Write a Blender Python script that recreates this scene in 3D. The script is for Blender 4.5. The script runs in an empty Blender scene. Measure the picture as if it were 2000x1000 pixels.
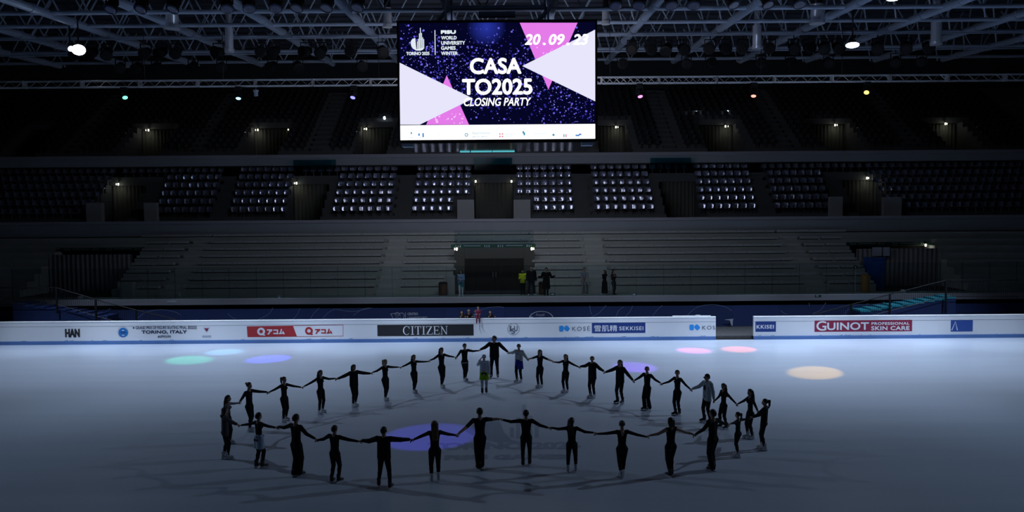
import bpy, math, random
import numpy as np
from mathutils import Vector, Matrix

S = bpy.context.scene
COL = S.collection
random.seed(7)

# ------------------------------------------------------------------ camera
CAMZ, FPX = 7.2, 1600.0
TH, RHO = math.atan(78 / FPX), 0.0075
_F = Vector((0, math.cos(TH), -math.sin(TH)))
_R0 = Vector((1, 0, 0)); _U0 = Vector((0, math.sin(TH), math.cos(TH)))
_R = _R0 * math.cos(RHO) - _U0 * math.sin(RHO)
_U = _U0 * math.cos(RHO) + _R0 * math.sin(RHO)
cam = bpy.data.cameras.new('camera')
cam.sensor_width = 36.0; cam.lens = FPX * 36 / 2000; cam.clip_end = 400
camo = bpy.data.objects.new('camera', cam); COL.objects.link(camo)
mm = Matrix.Identity(4)
for i in range(3):
    mm[i][0] = _R[i]; mm[i][1] = _U[i]; mm[i][2] = -_F[i]
mm[0][3], mm[1][3], mm[2][3] = 0, 0, CAMZ
camo.matrix_world = mm
S.camera = camo

# ------------------------------------------------------------------ world, exposure
S.view_settings.view_transform = 'Standard'; S.view_settings.look = 'None'
S.view_settings.gamma = 1.0; S.view_settings.exposure = 0.0
S.view_settings.use_curve_mapping = False
W = bpy.data.worlds.new('world'); S.world = W; W.use_nodes = True
W.node_tree.nodes['Background'].inputs[0].default_value = (0.5, 0.65, 1.0, 1)
W.node_tree.nodes['Background'].inputs[1].default_value = 0.0012
S.cycles.use_denoising = True
S.cycles.sample_clamp_indirect = 3.0

# ------------------------------------------------------------------ main lamps (hung in the roof), added roof fill
def lamp(name, kind, loc, target, power, color, size=0.3, angle=None, blend=0.5, parent=None):
    l = bpy.data.lights.new(name, kind); l.energy = power; l.color = color
    if kind in ('SPOT', 'POINT'): l.shadow_soft_size = size
    if kind == 'SPOT': l.spot_size = angle; l.spot_blend = blend
    o = bpy.data.objects.new(name, l); COL.objects.link(o); o.location = loc
    if target is not None:
        o.rotation_euler = (Vector(target) - Vector(loc)).to_track_quat('-Z', 'Y').to_euler()
    if parent:
        o.parent = parent; o.matrix_parent_inverse = Matrix.Translation(parent.location).inverted()
    return o
COOL = (0.67, 0.80, 1.0)
ICE_W, BOARD_W, SIDE_W, ROOF_W = 5500, 5600, 3700, 600
for x in (-26, -17.5, -9, 9, 17.5, 26):          # over the boards, pointing back on to the ice
    lamp('arena_lamp', 'SPOT', (x, 46.2, 17.4), (x * 0.9, 41.5, 0), ICE_W * {9: 1.0, 17.5: 1.05, 26: 1.2}[abs(x)] * (1.32 if x > 0 else 0.88), COOL, 0.6, math.radians(77), 1.0)
for x, t in ((-27, -26), (-21, -20.5), (-16, -14.5), (-12.5, -8.5), (-10, -3), (10, 3), (12.5, 8.5), (16, 14.5), (21, 20.5), (27, 26)):   # on to the face of the boards
    lamp('arena_lamp', 'SPOT', (x, 37.0, 17.0), (t, 46.8, 0.5), BOARD_W, COOL, 0.5, math.radians(34), 1.0)
lamp('side_flood', 'SPOT', (28, 31, 16.5), (8, 24, 0), SIDE_W, (0.57, 0.75, 1.0), 0.22, math.radians(62), 0.9)
lamp('side_flood', 'SPOT', (-28, 32, 16.5), (-8, 25, 0), SIDE_W * 0.75, (0.57, 0.75, 1.0), 0.22, math.radians(62), 0.9)
for s in (-1, 1):                                 # added unseen spots that brighten the roof tubes and ducts
    lamp('roof_fill', 'SPOT', (s * 6 - 0.7, 35.0, 19.6), (s * 20, 48, 18.0), ROOF_W, (0.6, 0.75, 1.0), 0.2, math.radians(75), 1.0)

# ------------------------------------------------------------------ helpers
def ray(px, py):
    return _F + _R * ((px - 1000) / FPX) + _U * ((500 - py) / FPX)
def P(px, py, Y):
    r = ray(px, py); return Vector((0, 0, CAMZ)) + r * (Y / r.y)
def G(px, py, z=0.0):
    r = ray(px, py); return Vector((0, 0, CAMZ)) + r * ((z - CAMZ) / r.z)
def tag(o, label=None, cat=None, group=None, kind=None):
    if label: o['label'] = label
    if cat: o['category'] = cat
    if group: o['group'] = group
    if kind: o['kind'] = kind
    return o
def empty(name, loc, rz=0.0):
    o = bpy.data.objects.new(name, None); COL.objects.link(o)
    o.location = loc; o.rotation_euler = (0, 0, rz); o.empty_display_size = 0.2
    return o
ORD = ['zeroth', 'first', 'second', 'third', 'fourth', 'fifth', 'sixth', 'seventh', 'eighth', 'ninth', 'tenth', 'eleventh', 'twelfth',
       'thirteenth', 'fourteenth', 'fifteenth', 'sixteenth', 'seventeenth', 'eighteenth', 'nineteenth', 'twentieth'] + \
      ['twenty-' + s for s in ('first', 'second', 'third', 'fourth', 'fifth', 'sixth', 'seventh', 'eighth', 'ninth')] + ['thirtieth'] + \
      ['thirty-' + s for s in ('first', 'second', 'third', 'fourth', 'fifth', 'sixth', 'seventh', 'eighth', 'ninth')] + ['fortieth']

def mat(name, color, rough=0.6, metal=0.0, emit=0.0, noise=0.0, nscale=3.0, bump=0.0, spec=0.5, ior=1.5, coat=0.0):
    m = bpy.data.materials.new(name); m.use_nodes = True
    nt = m.node_tree; b = nt.nodes['Principled BSDF']
    c = (*color, 1)
    b.inputs['Base Color'].default_value = c
    b.inputs['Roughness'].default_value = rough; b.inputs['Metallic'].default_value = metal
    b.inputs['Specular IOR Level'].default_value = spec; b.inputs['IOR'].default_value = ior
    b.inputs['Coat Weight'].default_value = coat
    if emit > 0:
        b.inputs['Emission Color'].default_value = c; b.inputs['Emission Strength'].default_value = emit
    if noise > 0 or bump > 0:
        tc = nt.nodes.new('ShaderNodeTexCoord'); n = nt.nodes.new('ShaderNodeTexNoise')
        n.inputs['Scale'].default_value = nscale; n.inputs['Detail'].default_value = 5
        nt.links.new(tc.outputs['Object'], n.inputs['Vector'])
        if noise > 0:
            mx = nt.nodes.new('ShaderNodeMix'); mx.data_type = 'RGBA'
            mx.inputs[6].default_value = tuple(v * (1 - noise) for v in color) + (1,)
            mx.inputs[7].default_value = tuple(min(1, v * (1 + noise)) for v in color) + (1,)
            nt.links.new(n.outputs['Fac'], mx.inputs[0]); nt.links.new(mx.outputs[2], b.inputs['Base Color'])
        if bump > 0:
            bp = nt.nodes.new('ShaderNodeBump'); bp.inputs['Strength'].default_value = bump
            nt.links.new(n.outputs['Fac'], bp.inputs['Height']); nt.links.new(bp.outputs['Normal'], b.inputs['Normal'])
    return m
def emat(name, color, strength=1.0):
    m = bpy.data.materials.new(name); m.use_nodes = True; nt = m.node_tree
    nt.nodes.remove(nt.nodes['Principled BSDF'])
    e = nt.nodes.new('ShaderNodeEmission'); e.inputs[0].default_value = (*color, 1); e.inputs[1].default_value = strength
    nt.links.new(e.outputs[0], nt.nodes['Material Output'].inputs[0])
    return m
def glassmat(name, tint, gloss=0.06):
    m = bpy.data.materials.new(name); m.use_nodes = True; nt = m.node_tree
    nt.nodes.remove(nt.nodes['Principled BSDF'])
    t = nt.nodes.new('ShaderNodeBsdfTransparent'); t.inputs[0].default_value = (*tint, 1)
    g = nt.nodes.new('ShaderNodeBsdfGlossy'); g.inputs['Roughness'].default_value = 0.08
    mx = nt.nodes.new('ShaderNodeMixShader'); mx.inputs[0].default_value = gloss
    nt.links.new(t.outputs[0], mx.inputs[1]); nt.links.new(g.outputs[0], mx.inputs[2])
    nt.links.new(mx.outputs[0], nt.nodes['Material Output'].inputs[0])
    return m

class MB:
    def __init__(s): s.v = []; s.f = []; s.m = []
    def add(s, vs, fs, mi=0):
        o = len(s.v); s.v += [tuple(v) for v in vs]
        s.f += [tuple(i + o for i in f) for f in fs]; s.m += [mi] * len(fs); return s
    def box(s, x0, x1, y0, y1, z0, z1, mi=0):
        vs = [(x, y, z) for x in (x0, x1) for y in (y0, y1) for z in (z0, z1)]
        return s.add(vs, [(0, 1, 3, 2), (4, 6, 7, 5), (0, 4, 5, 1), (2, 3, 7, 6), (0, 2, 6, 4), (1, 5, 7, 3)], mi)
    def bbox(s, x0, x1, y0, y1, z0, z1, b=0.02, mi=0):
        # box with chamfered edges along x
        b = min(b, (y1 - y0) / 2.1, (z1 - z0) / 2.1)
        pr = [(y0 + b, z0), (y1 - b, z0), (y1, z0 + b), (y1, z1 - b), (y1 - b, z1), (y0 + b, z1), (y0, z1 - b), (y0, z0 + b)]
        n = 8; vs = [(x0, y, z) for y, z in pr] + [(x1, y, z) for y, z in pr]
        fs = [(i, i + n, (i + 1) % n + n, (i + 1) % n) for i in range(n)] + [tuple(range(n)), tuple(range(2 * n - 1, n - 1, -1))]
        return s.add(vs, fs, mi)
    def tube(s, pts, r, n=8, mi=0, cap=True):
        pts = [Vector(p) for p in pts]; rs = r if isinstance(r, (list, tuple)) else [r] * len(pts)
        vs = []; ref = None
        for i, p in enumerate(pts):
            d = (pts[min(i + 1, len(pts) - 1)] - pts[max(i - 1, 0)]).normalized()
            if ref is None or abs(d.dot(ref)) > 0.95: ref = Vector((0, 0, 1)) if abs(d.z) < 0.9 else Vector((1, 0, 0))
            a = d.cross(ref).normalized(); b = d.cross(a)
            for k in range(n):
                t = 2 * math.pi * k / n; vs.append(p + (a * math.cos(t) + b * math.sin(t)) * rs[i])
        fs = [(i * n + k, i * n + (k + 1) % n, (i + 1) * n + (k + 1) % n, (i + 1) * n + k) for i in range(len(pts) - 1) for k in range(n)]
        if cap: fs += [tuple(range(n - 1, -1, -1)), tuple(range((len(pts) - 1) * n, len(pts) * n))]
        return s.add(vs, fs, mi)
    def lathe(s, prof, c=(0, 0, 0), n=20, mi=0, axis=None):
        # prof: (r, z) list around the axis direction through c
        ax = Vector(axis or (0, 0, 1)).normalized(); c = Vector(c)
        a = ax.orthogonal().normalized(); b = ax.cross(a)
        vs = []
        for r, z in prof:
            for k in range(n):
                t = 2 * math.pi * k / n; vs.append(c + ax * z + (a * math.cos(t) + b * math.sin(t)) * r)
        fs = [(i * n + k, i * n + (k + 1) % n, (i + 1) * n + (k + 1) % n, (i + 1) * n + k) for i in range(len(prof) - 1) for k in range(n)]
        fs += [tuple(range(n - 1, -1, -1)), tuple(range((len(prof) - 1) * n, len(prof) * n))]
        return s.add(vs, fs, mi)
    def poly(s, pts, y, mi=0, th=0.0):
        # flat polygon in the XZ plane at depth y, facing -Y; pts = (x, z)
        a = sum(pts[i][0] * pts[(i + 1) % len(pts)][1] - pts[(i + 1) % len(pts)][0] * pts[i][1] for i in range(len(pts)))
        if a < 0: pts = pts[::-1]
        n = len(pts)
        if th <= 0: return s.add([(x, y, z) for x, z in pts], [tuple(range(n))], mi)
        vs = [(x, y, z) for x, z in pts] + [(x, y + th, z) for x, z in pts]
        return s.add(vs, [tuple(range(n)), tuple(range(2 * n - 1, n - 1, -1))] + [((i + 1) % n, i, i + n, (i + 1) % n + n) for i in range(n)], mi)
    def build(s, name, mats, parent=None, loc=None, smooth=False, local=True):
        me = bpy.data.meshes.new(name)
        L = Vector(loc) if loc is not None else (Vector(parent.location) if (parent and local) else Vector((0, 0, 0)))
        vs = [tuple(Vector(v) - L) for v in s.v] if L.length > 0 else s.v
        me.from_pydata(vs, [], s.f)
        for m in (mats if isinstance(mats, (list, tuple)) else [mats]): me.materials.append(m)
        me.polygons.foreach_set('material_index', s.m)
        if smooth: me.polygons.foreach_set('use_smooth', [True] * len(s.f))
        me.update()
        o = bpy.data.objects.new(name, me); COL.objects.link(o)
        if parent: o.parent = parent
        elif loc is not None: o.location = L
        return o
# (world coordinates go in; a child mesh is stored relative to its unrotated parent's location)

def copy_tree(o, parent=None):
    c = o.copy(); COL.objects.link(c)
    if parent: c.parent = parent
    for ch in list(o.children): copy_tree(ch, c)
    return c

_tc = {}
def text_geo(s, shear=0.0, spacing=1.0):
    k = (s, shear, spacing)
    if k in _tc: return _tc[k]
    c = bpy.data.curves.new('lettering', 'FONT'); c.body = s; c.shear = shear; c.space_character = spacing; c.resolution_u = 4
    o = bpy.data.objects.new('lettering', c); COL.objects.link(o)
    bpy.context.view_layer.update()
    dg = bpy.context.evaluated_depsgraph_get()
    me = bpy.data.meshes.new_from_object(o.evaluated_get(dg))
    v = [(p.co.x, p.co.y) for p in me.vertices]; f = [tuple(p.vertices) for p in me.polygons]
    bpy.data.objects.remove(o); bpy.data.curves.remove(c); bpy.data.meshes.remove(me)
    _tc[k] = (v, f); return v, f
def text_fit(mb, s, x0, x1, z0, z1, y, bold=0.0, shear=0.0, spacing=1.0, mi=0, mapf=None):
    """lettering filling the rectangle x0..x1, z0..z1 on a plane that faces -Y (bold in metres)"""
    v, f = text_geo(s, shear, spacing)
    xs = [p[0] for p in v]; ys = [p[1] for p in v]
    sx = (x1 - x0 - 2 * bold) / (max(xs) - min(xs)); sz = (z1 - z0 - 2 * bold) / (max(ys) - min(ys))
    offs = [(0, 0)] + ([(bold * math.cos(k * math.pi / 4), bold * math.sin(k * math.pi / 4)) for k in range(8)] if bold > 0 else [])
    for i, (ox, oz) in enumerate(offs):
        pts = [(x0 + bold + (a - min(xs)) * sx + ox, z0 + bold + (b - min(ys)) * sz + oz) for a, b in v]
        yy = y - 0.0004 * i
        mb.add([mapf(a, b, i) if mapf else (a, yy, b) for a, b in pts], f, mi)
    return mb
def rectpx(px0, px1, py0, py1, Y):
    """pixel rectangle (left, right, top, bottom) on the plane y=Y -> x0, x1, z0, z1"""
    cx, cy = (px0 + px1) / 2, (py0 + py1) / 2
    return P(px0, cy, Y).x, P(px1, cy, Y).x, P(cx, py1, Y).z, P(cx, py0, Y).z
# ------------------------------------------------------------------ materials
M = {}
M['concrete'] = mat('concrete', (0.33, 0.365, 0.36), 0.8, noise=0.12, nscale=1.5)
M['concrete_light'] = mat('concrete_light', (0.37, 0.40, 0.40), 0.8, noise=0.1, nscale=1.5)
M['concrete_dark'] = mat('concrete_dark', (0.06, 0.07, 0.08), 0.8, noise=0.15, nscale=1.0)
M['parapet'] = mat('parapet', (0.24, 0.27, 0.31), 0.7, noise=0.08, nscale=0.8)
M['coping'] = mat('coping', (0.27, 0.28, 0.33), 0.6)
M['bench'] = mat('bench', (0.36, 0.38, 0.385), 0.6, noise=0.15, nscale=4)
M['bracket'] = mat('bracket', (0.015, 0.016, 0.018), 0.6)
M['walk'] = mat('walk', (0.20, 0.245, 0.23), 0.6, noise=0.1)
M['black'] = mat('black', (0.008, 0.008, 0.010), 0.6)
M['black_metal'] = mat('black_metal', (0.012, 0.013, 0.016), 0.4, 0.3)
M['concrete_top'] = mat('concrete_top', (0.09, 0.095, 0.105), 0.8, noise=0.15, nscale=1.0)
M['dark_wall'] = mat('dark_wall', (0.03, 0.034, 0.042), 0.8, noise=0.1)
M['stub'] = mat('stub', (0.28, 0.30, 0.32), 0.7)
M['steel'] = mat('steel', (0.34, 0.41, 0.54), 0.5, 0.2)
M['deck'] = mat('deck', (0.03, 0.036, 0.05), 0.7, noise=0.3, nscale=0.4)
M['truss'] = mat('truss', (0.55, 0.56, 0.60), 0.35, 0.6)
M['duct'] = mat('duct', (0.80, 0.83, 0.92), 0.3, 0.5)
M['deck_rib'] = mat('deck_rib', (0.06, 0.07, 0.1), 0.6)
M['lamp_black'] = mat('lamp_black', (0.006, 0.006, 0.008), 0.65, spec=0.25)
M['curtain'] = mat('curtain', (0.085, 0.09, 0.082), 0.9)
M['grey_curtain'] = mat('grey_curtain', (0.22, 0.22, 0.24), 0.9)
M['door'] = mat('door', (0.03, 0.03, 0.028), 0.25)
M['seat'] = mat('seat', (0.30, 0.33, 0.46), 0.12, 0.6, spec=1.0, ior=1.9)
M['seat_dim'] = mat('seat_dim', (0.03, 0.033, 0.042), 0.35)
M['glass'] = glassmat('glass', (0.86, 0.92, 0.93), 0.012)
M['teal_glass'] = glassmat('teal_glass', (0.35, 0.62, 0.66), 0.002)
M['white_board'] = mat('white_board', (0.80, 0.82, 0.86), 0.35, noise=0.02, nscale=1.0)
M['kick'] = mat('kick', (0.09, 0.19, 0.44), 0.5, noise=0.15, nscale=2)
M['navy'] = mat('navy', (0.012, 0.03, 0.12), 0.6)
M['navy2'] = mat('navy2', (0.014, 0.035, 0.14), 0.6)
M['arc'] = mat('arc', (0.16, 0.22, 0.42), 0.6)
M['pale'] = mat('pale', (0.42, 0.46, 0.56), 0.6)
M['mat_floor'] = mat('mat_floor', (0.07, 0.07, 0.075), 0.8, noise=0.4, nscale=6)
M['teal_stair'] = mat('teal_stair', (0.02, 0.24, 0.32), 0.6)
M['ink'] = mat('ink', (0.02, 0.025, 0.06), 0.5)
M['ink_black'] = mat('ink_black', (0.012, 0.012, 0.016), 0.5)
M['red'] = mat('red', (0.42, 0.02, 0.025), 0.5)
M['maroon'] = mat('maroon', (0.26, 0.012, 0.05), 0.5)
M['blue'] = mat('blue', (0.02, 0.07, 0.30), 0.5)
M['sky_blue'] = mat('sky_blue', (0.02, 0.30, 0.78), 0.5)
M['deep_blue'] = mat('deep_blue', (0.008, 0.04, 0.22), 0.5)
M['purple'] = mat('purple', (0.09, 0.02, 0.13), 0.5)
M['paper'] = mat('paper', (0.78, 0.80, 0.84), 0.5)
M['grey_ink'] = mat('grey_ink', (0.10, 0.12, 0.17), 0.5)
M['lamp_on'] = emat('lamp_on', (1.0, 0.95, 0.68), 4.0)
M['lamp_white'] = emat('lamp_white', (0.75, 0.88, 1.0), 8.0)
M['green_sign'] = mat('green_sign', (0.007, 0.055, 0.04), 0.5)

# ice: slightly streaked and glossy
ice = mat('ice', (0.55, 0.62, 0.74), 0.3, spec=0.5, ior=1.31)
nt = ice.node_tree; b = nt.nodes['Principled BSDF']
tc = nt.nodes.new('ShaderNodeTexCoord'); mp = nt.nodes.new('ShaderNodeMapping'); mp.inputs['Scale'].default_value = (0.06, 0.9, 1)
n1 = nt.nodes.new('ShaderNodeTexNoise'); n1.inputs['Scale'].default_value = 1.0; n1.inputs['Detail'].default_value = 6
mx = nt.nodes.new('ShaderNodeMix'); mx.data_type = 'RGBA'
mx.inputs[6].default_value = (0.47, 0.54, 0.66, 1); mx.inputs[7].default_value = (0.62, 0.69, 0.80, 1)
n2 = nt.nodes.new('ShaderNodeTexNoise'); n2.inputs['Scale'].default_value = 14; n2.inputs['Detail'].default_value = 3
bp = nt.nodes.new('ShaderNodeBump'); bp.inputs['Strength'].default_value = 0.04
nt.links.new(tc.outputs['Object'], mp.inputs['Vector']); nt.links.new(mp.outputs[0], n1.inputs['Vector'])
nt.links.new(n1.outputs['Fac'], mx.inputs[0]); nt.links.new(mx.outputs[2], b.inputs['Base Color'])
nt.links.new(tc.outputs['Object'], n2.inputs['Vector']); nt.links.new(n2.outputs['Fac'], bp.inputs['Height']); nt.links.new(bp.outputs[0], b.inputs['Normal'])

# ------------------------------------------------------------------ setting
YB = 46.83                    # face of the rink boards
XW = 54.0                     # half width of the hall that is built
def struct(name, mb, m):
    o = mb.build(name, m); o['kind'] = 'structure'; return o
mb = MB(); mb.box(-40, 40, 4, YB + 0.05, -0.4, 0.0); ice_o = struct('floor', mb, ice)
mb = MB(); mb.box(-XW, XW, YB + 0.22, 53.4, -0.4, 0.2); struct('floor_rinkside', mb, M['mat_floor'])

def ceil_z(y): return 7.2 + 11.6 + 0.051 * y
mb = MB()
mb.add([(-XW, 20, ceil_z(20)), (XW, 20, ceil_z(20)), (XW, 84, ceil_z(84)), (-XW, 84, ceil_z(84)),
        (-XW, 20, ceil_z(20) + .5), (XW, 20, ceil_z(20) + .5), (XW, 84, ceil_z(84) + .5), (-XW, 84, ceil_z(84) + .5)],
       [(3, 2, 1, 0), (4, 5, 6, 7), (0, 1, 5, 4), (1, 2, 6, 5), (2, 3, 7, 6), (3, 0, 4, 7)])
struct('ceiling', mb, M['deck'])
mb = MB()                     # ribs of the roof deck
for y in np.arange(34, 80, 2.1): mb.box(-XW, XW, y, y + 0.12, ceil_z(y) - 0.25, ceil_z(y) + 0.1)
struct('ceiling_rib', mb, M['deck_rib'])
mb = MB(); mb.box(-XW, XW, 83.2, 84, 0, 25); struct('wall_back', mb, M['dark_wall'])
mb = MB(); mb.box(-XW - .6, -XW, 10, 84, -0.4, 25); struct('wall_left', mb, M['dark_wall'])
mb = MB(); mb.box(XW, XW + .6, 10, 84, -0.4, 25); struct('wall_right', mb, M['dark_wall'])

# grandstand: three tiers of concrete steps, cut by doorways
CXF = -35 / FPX               # the hall's axis as seen, x = CXF * y
def tier(name, y0, zf, z0, tread, rise, n, portals, cut, ylim, mats, aisles=(), aw=0.65):
    """steps: row i starts at y0+i*tread with its tread at z0+i*rise; walkway floor at zf; portals: (x0, x1) cut below row `cut`"""
    cx = CXF * (y0 + 2)
    edges = sorted([(cx + a, cx + b) for a, b in portals])
    segs = []; x = -XW
    for a, b in edges:
        segs.append((x, a)); x = b
    segs.append((x, XW))
    for (a, b) in segs:
        m = MB()
        for i in range(n):
            y = y0 + i * tread
            m.box(a, b, y, ylim, (zf - 0.1) if i == 0 else z0 + (i - 1) * rise - 0.02, z0 + i * rise)
        struct(name, m, mats[0])
    for (a, b) in edges:
        m = MB()
        for i in range(cut, n):
            y = y0 + i * tread
            m.box(a, b, y if i > cut else y0 + cut * tread, ylim, z0 + (i - 1) * rise - 0.02, z0 + i * rise)
        struct(name + '_lintel', m, mats[0])
    for ax in aisles:         # half steps of the gangways
        m = MB(); x = cx + ax
        for i in range(n):
            y = y0 + i * tread
            zb = zf if i == 0 else z0 + (i - 1) * rise
            m.box(x - aw, x + aw, y - tread * 0.5, y + 0.01, zb, zb + (z0 + i * rise - zb) * 0.5)
            m.box(x - aw, x + aw, y - 0.002, y + tread * 0.5, z0 + i * rise - 0.01, z0 + i * rise + 0.006)
        struct(name + '_gangway', m, mats[1])
    return cx, edges

T1 = dict(y0=53.4, z0=2.59, tread=0.85, rise=0.463, n=8, zf=2.13)
T2 = dict(y0=63.9, z0=7.26, tread=0.85, rise=0.68, n=6, zf=6.6)
T3 = dict(y0=70.5, z0=12.9, tread=0.8, rise=0.5, n=14, zf=11.6)
P1 = [(-31.0, -25), (-2.75, 2.75), (25, 31.0)]
P2 = [(-31.8, -28.5), (-16.7, -13.5), (-1.6, 1.6), (13.5, 16.7), (28.5, 31.8)]
P3 = [(-42.4, -39.2), (-32.2, -28.6), (-21.9, -18.4), (-12.0, -9.1), (9.1, 12.0), (18.4, 21.9), (28.6, 32.2), (39.2, 42.4)]
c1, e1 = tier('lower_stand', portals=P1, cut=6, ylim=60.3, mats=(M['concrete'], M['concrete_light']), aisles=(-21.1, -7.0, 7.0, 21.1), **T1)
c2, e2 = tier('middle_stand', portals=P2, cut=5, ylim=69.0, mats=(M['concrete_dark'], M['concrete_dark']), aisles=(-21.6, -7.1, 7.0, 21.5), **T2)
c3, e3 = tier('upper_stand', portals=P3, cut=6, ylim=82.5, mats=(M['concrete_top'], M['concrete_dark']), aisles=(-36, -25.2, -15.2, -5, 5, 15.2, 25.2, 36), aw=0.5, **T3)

# walkways with their ledges and parapets
mb = MB(); mb.box(-XW, XW, 51.3, 53.6, 1.75, 2.13); struct('lower_walkway', mb, M['walk'])
mb = MB(); mb.bbox(-XW, XW, 51.2, 51.36, 1.76, 2.15, 0.02); struct('trim_1', mb, M['coping'])
mb = MB(); mb.box(-XW, XW, 52.6, 52.9, 0.0, 1.76); struct('wall_undercroft', mb, M['black'])
mb = MB(); mb.box(-XW, XW, 60.0, 60.2, 5.9, 7.0)
mb.box(-XW, XW, 60.1, 64.0, 6.3, 6.6); struct('middle_parapet', mb, M['parapet'])
mb = MB(); mb.bbox(-XW, XW, 59.93, 60.27, 6.78, 7.02, 0.03); struct('trim_2', mb, M['coping'])
mb = MB(); mb.box(-XW, XW, 68.0, 68.2, 11.5, 12.35)
mb.box(-XW, XW, 68.1, 70.6, 11.5, 11.6); struct('upper_parapet', mb, M['parapet'])
mb = MB(); mb.bbox(-XW, XW, 67.93, 68.27, 12.1, 12.4, 0.03); struct('trim_3', mb, M['coping'])
# soffits that close the tiers behind
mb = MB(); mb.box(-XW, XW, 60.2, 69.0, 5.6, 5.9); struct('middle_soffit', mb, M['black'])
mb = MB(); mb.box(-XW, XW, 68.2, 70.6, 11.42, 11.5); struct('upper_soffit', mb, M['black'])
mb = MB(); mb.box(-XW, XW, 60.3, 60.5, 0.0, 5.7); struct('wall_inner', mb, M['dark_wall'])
# passage walls behind the doorways
for nm, T, es, cut in (('lower', T1, e1, 6), ('middle', T2, e2, 5), ('upper', T3, e3, 6)):
    yb = T['y0'] + cut * T['tread'] + .6; zt_ = T['z0'] + (cut - 1) * T['rise'] - .03
    for (a, b) in es:
        m = MB(); m.box(a - .1, b + .1, yb, yb + 0.2, T['zf'] - .3, zt_); m.box(a, b, T['y0'] - .2, yb, T['zf'] - .3, T['zf'])
        struct('passage_' + nm, m, M['dark_wall'])
# white stub walls beside the doorways of the middle tier and the lower stand
for (x0, x1, y0, y1, Y) in [(893, 926, 390, 420, 63.4), (1003, 1036, 390, 420, 63.4), (281, 305, 396, 424, 63.4), (168, 198, 396, 425, 63.4),
                            (1622, 1646, 384, 414, 63.4), (1727, 1761, 385, 414, 63.4), (868, 888, 539, 575, 53.0), (234, 258, 551, 576, 53.0)]:
    a, b_, z0, z1 = rectpx(x0, x1, y0, y1, Y)
    m = MB(); m.box(a, b_, Y, Y + 0.5, (6.6 if Y > 60 else 2.13), z1); struct('stub_wall', m, M['stub'])

# curtains and doors in the doorways
def curtain(x0, x1, y, z0, z1, m, label, amp=0.06, pitch=0.32):
    b = MB(); n = int((x1 - x0) / pitch * 6); vs = []
    for i in range(n + 1):
        x = x0 + (x1 - x0) * i / n; yy = y + amp * math.sin(x / pitch * 2 * math.pi) + 0.03 * math.sin(x * 1.7)
        vs += [(x, yy, z0), (x, yy, z1), (x, yy + 0.03, z0), (x, yy + 0.03, z1)]
    fs = []
    for i in range(n):
        o = i * 4; fs += [(o, o + 4, o + 5, o + 1), (o + 2, o + 3, o + 7, o + 6), (o + 1, o + 5, o + 7, o + 3)]
    b.add(vs, fs); o = b.build('curtain', m, smooth=True); tag(o, label, 'curtain', 'curtains closing the doorways'); return o
side2 = ['far left', 'left of centre', 'centre', 'right of centre', 'far right']
for (a, b_), s in zip(e2, side2): curtain(a + .05, b_ - .05, 68.3, 6.62, 10.0, M['curtain'], f'dark pleated curtain in the {s} doorway of the middle stand')
side3 = ['outermost left', 'second from left', 'third from left', 'fourth from left', 'fifth from left', 'sixth from left', 'seventh from left', 'outermost right']
for (a, b_), s in zip(e3, side3): curtain(a + .05, b_ - .05, 75.45, 11.62, 15.3, M['curtain'], f'dim pleated curtain in the {s} doorway of the dark upper stand')
for (a, b_), s in ((e1[0], 'left'), (e1[2], 'right')):
    curtain(a + .1, b_ - 0.1, 56.8, 2.14, 4.75, M['grey_curtain'], f'grey pleated curtain across the {s} outer doorway of the lower stand')

# double door of the centre doorway
a, b_ = e1[1]
dr = empty('double_door', ((a + b_) / 2, 56.0, 2.13)); tag(dr, 'dark double door at the back of the centre doorway, lower stand', 'door')
for s in (-1, 1):
    xm = (a + b_) / 2
    x0, x1 = sorted((xm + s * 0.02, xm + s * 2.0))
    m = MB(); m.box(x0, x1, 56.0, 56.06, 2.15, 4.3); lf = m.build('door_leaf', M['door'], dr)
    m = MB(); hx = xm + s * 0.1; m.tube([(hx, 55.94, 3.0), (hx, 55.94, 3.4)], 0.02); m.tube([(hx, 55.94, 3.05), (hx, 56.02, 3.05)], 0.012); m.tube([(hx, 55.94, 3.35), (hx, 56.02, 3.35)], 0.012)
    hd = m.build('handle', M['truss'], None); hd.parent = lf
    for v in hd.data.vertices: v.co -= dr.location
m = MB(); m.box(a + .02, xm - 2.03, 55.98, 56.1, 2.13, 5.3); m.box(xm + 2.03, b_ - .02, 55.98, 56.1, 2.13, 5.3); m.box(xm - 2.02, xm + 2.02, 55.98, 56.1, 4.32, 5.3); m.build('door_frame', M['curtain'], dr)
# lettered strips over the doorways of the lower stand
def lintel_sign(a, b_, Y, py0, py1, label):
    xm = (a + b_) / 2; cpx = 1000 + xm / Y * FPX
    zt = P(cpx, py0, Y).z; zb = P(cpx, py1, Y).z
    sg = empty('lintel_sign', (xm, Y + .1, zb)); tag(sg, label, 'sign')
    m = MB(); m.box(a, b_, Y + .04, Y + .12, zb, zt); m.build('sign_panel', M['green_sign'], sg)
    m = MB(); w = (b_ - a) / 4
    for k in (-1, 1):
        cxm = xm + k * w
        m.poly([(cxm - w * .4, zb + .12), (cxm + w * .4, zb + .12), (cxm + w * .4, zb + .15), (cxm - w * .4, zb + .15)], Y + .03)
        for q in (-1, 1):
            for j in range(3):
                xx = cxm + q * (w * .58 + j * 0.14); m.poly([(xx, zb + .05), (xx + .05, zb + .05), (xx + .05 - .02 * (j % 2), zt - .05), (xx, zt - .05)], Y + .03)
    m.build('marking', M['pale'], sg)
lintel_sign(a, b_, 53.2, 477, 484, 'long green lettered strip above the centre doorway of the lower stand')
lintel_sign(e1[0][0], e1[0][1], 58.3, 484, 490, 'dim lettered strip above the left outer doorway of the lower stand')
lintel_sign(e1[2][0], e1[2][1], 58.3, 473, 479, 'dim lettered strip above the right outer doorway of the lower stand')

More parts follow.
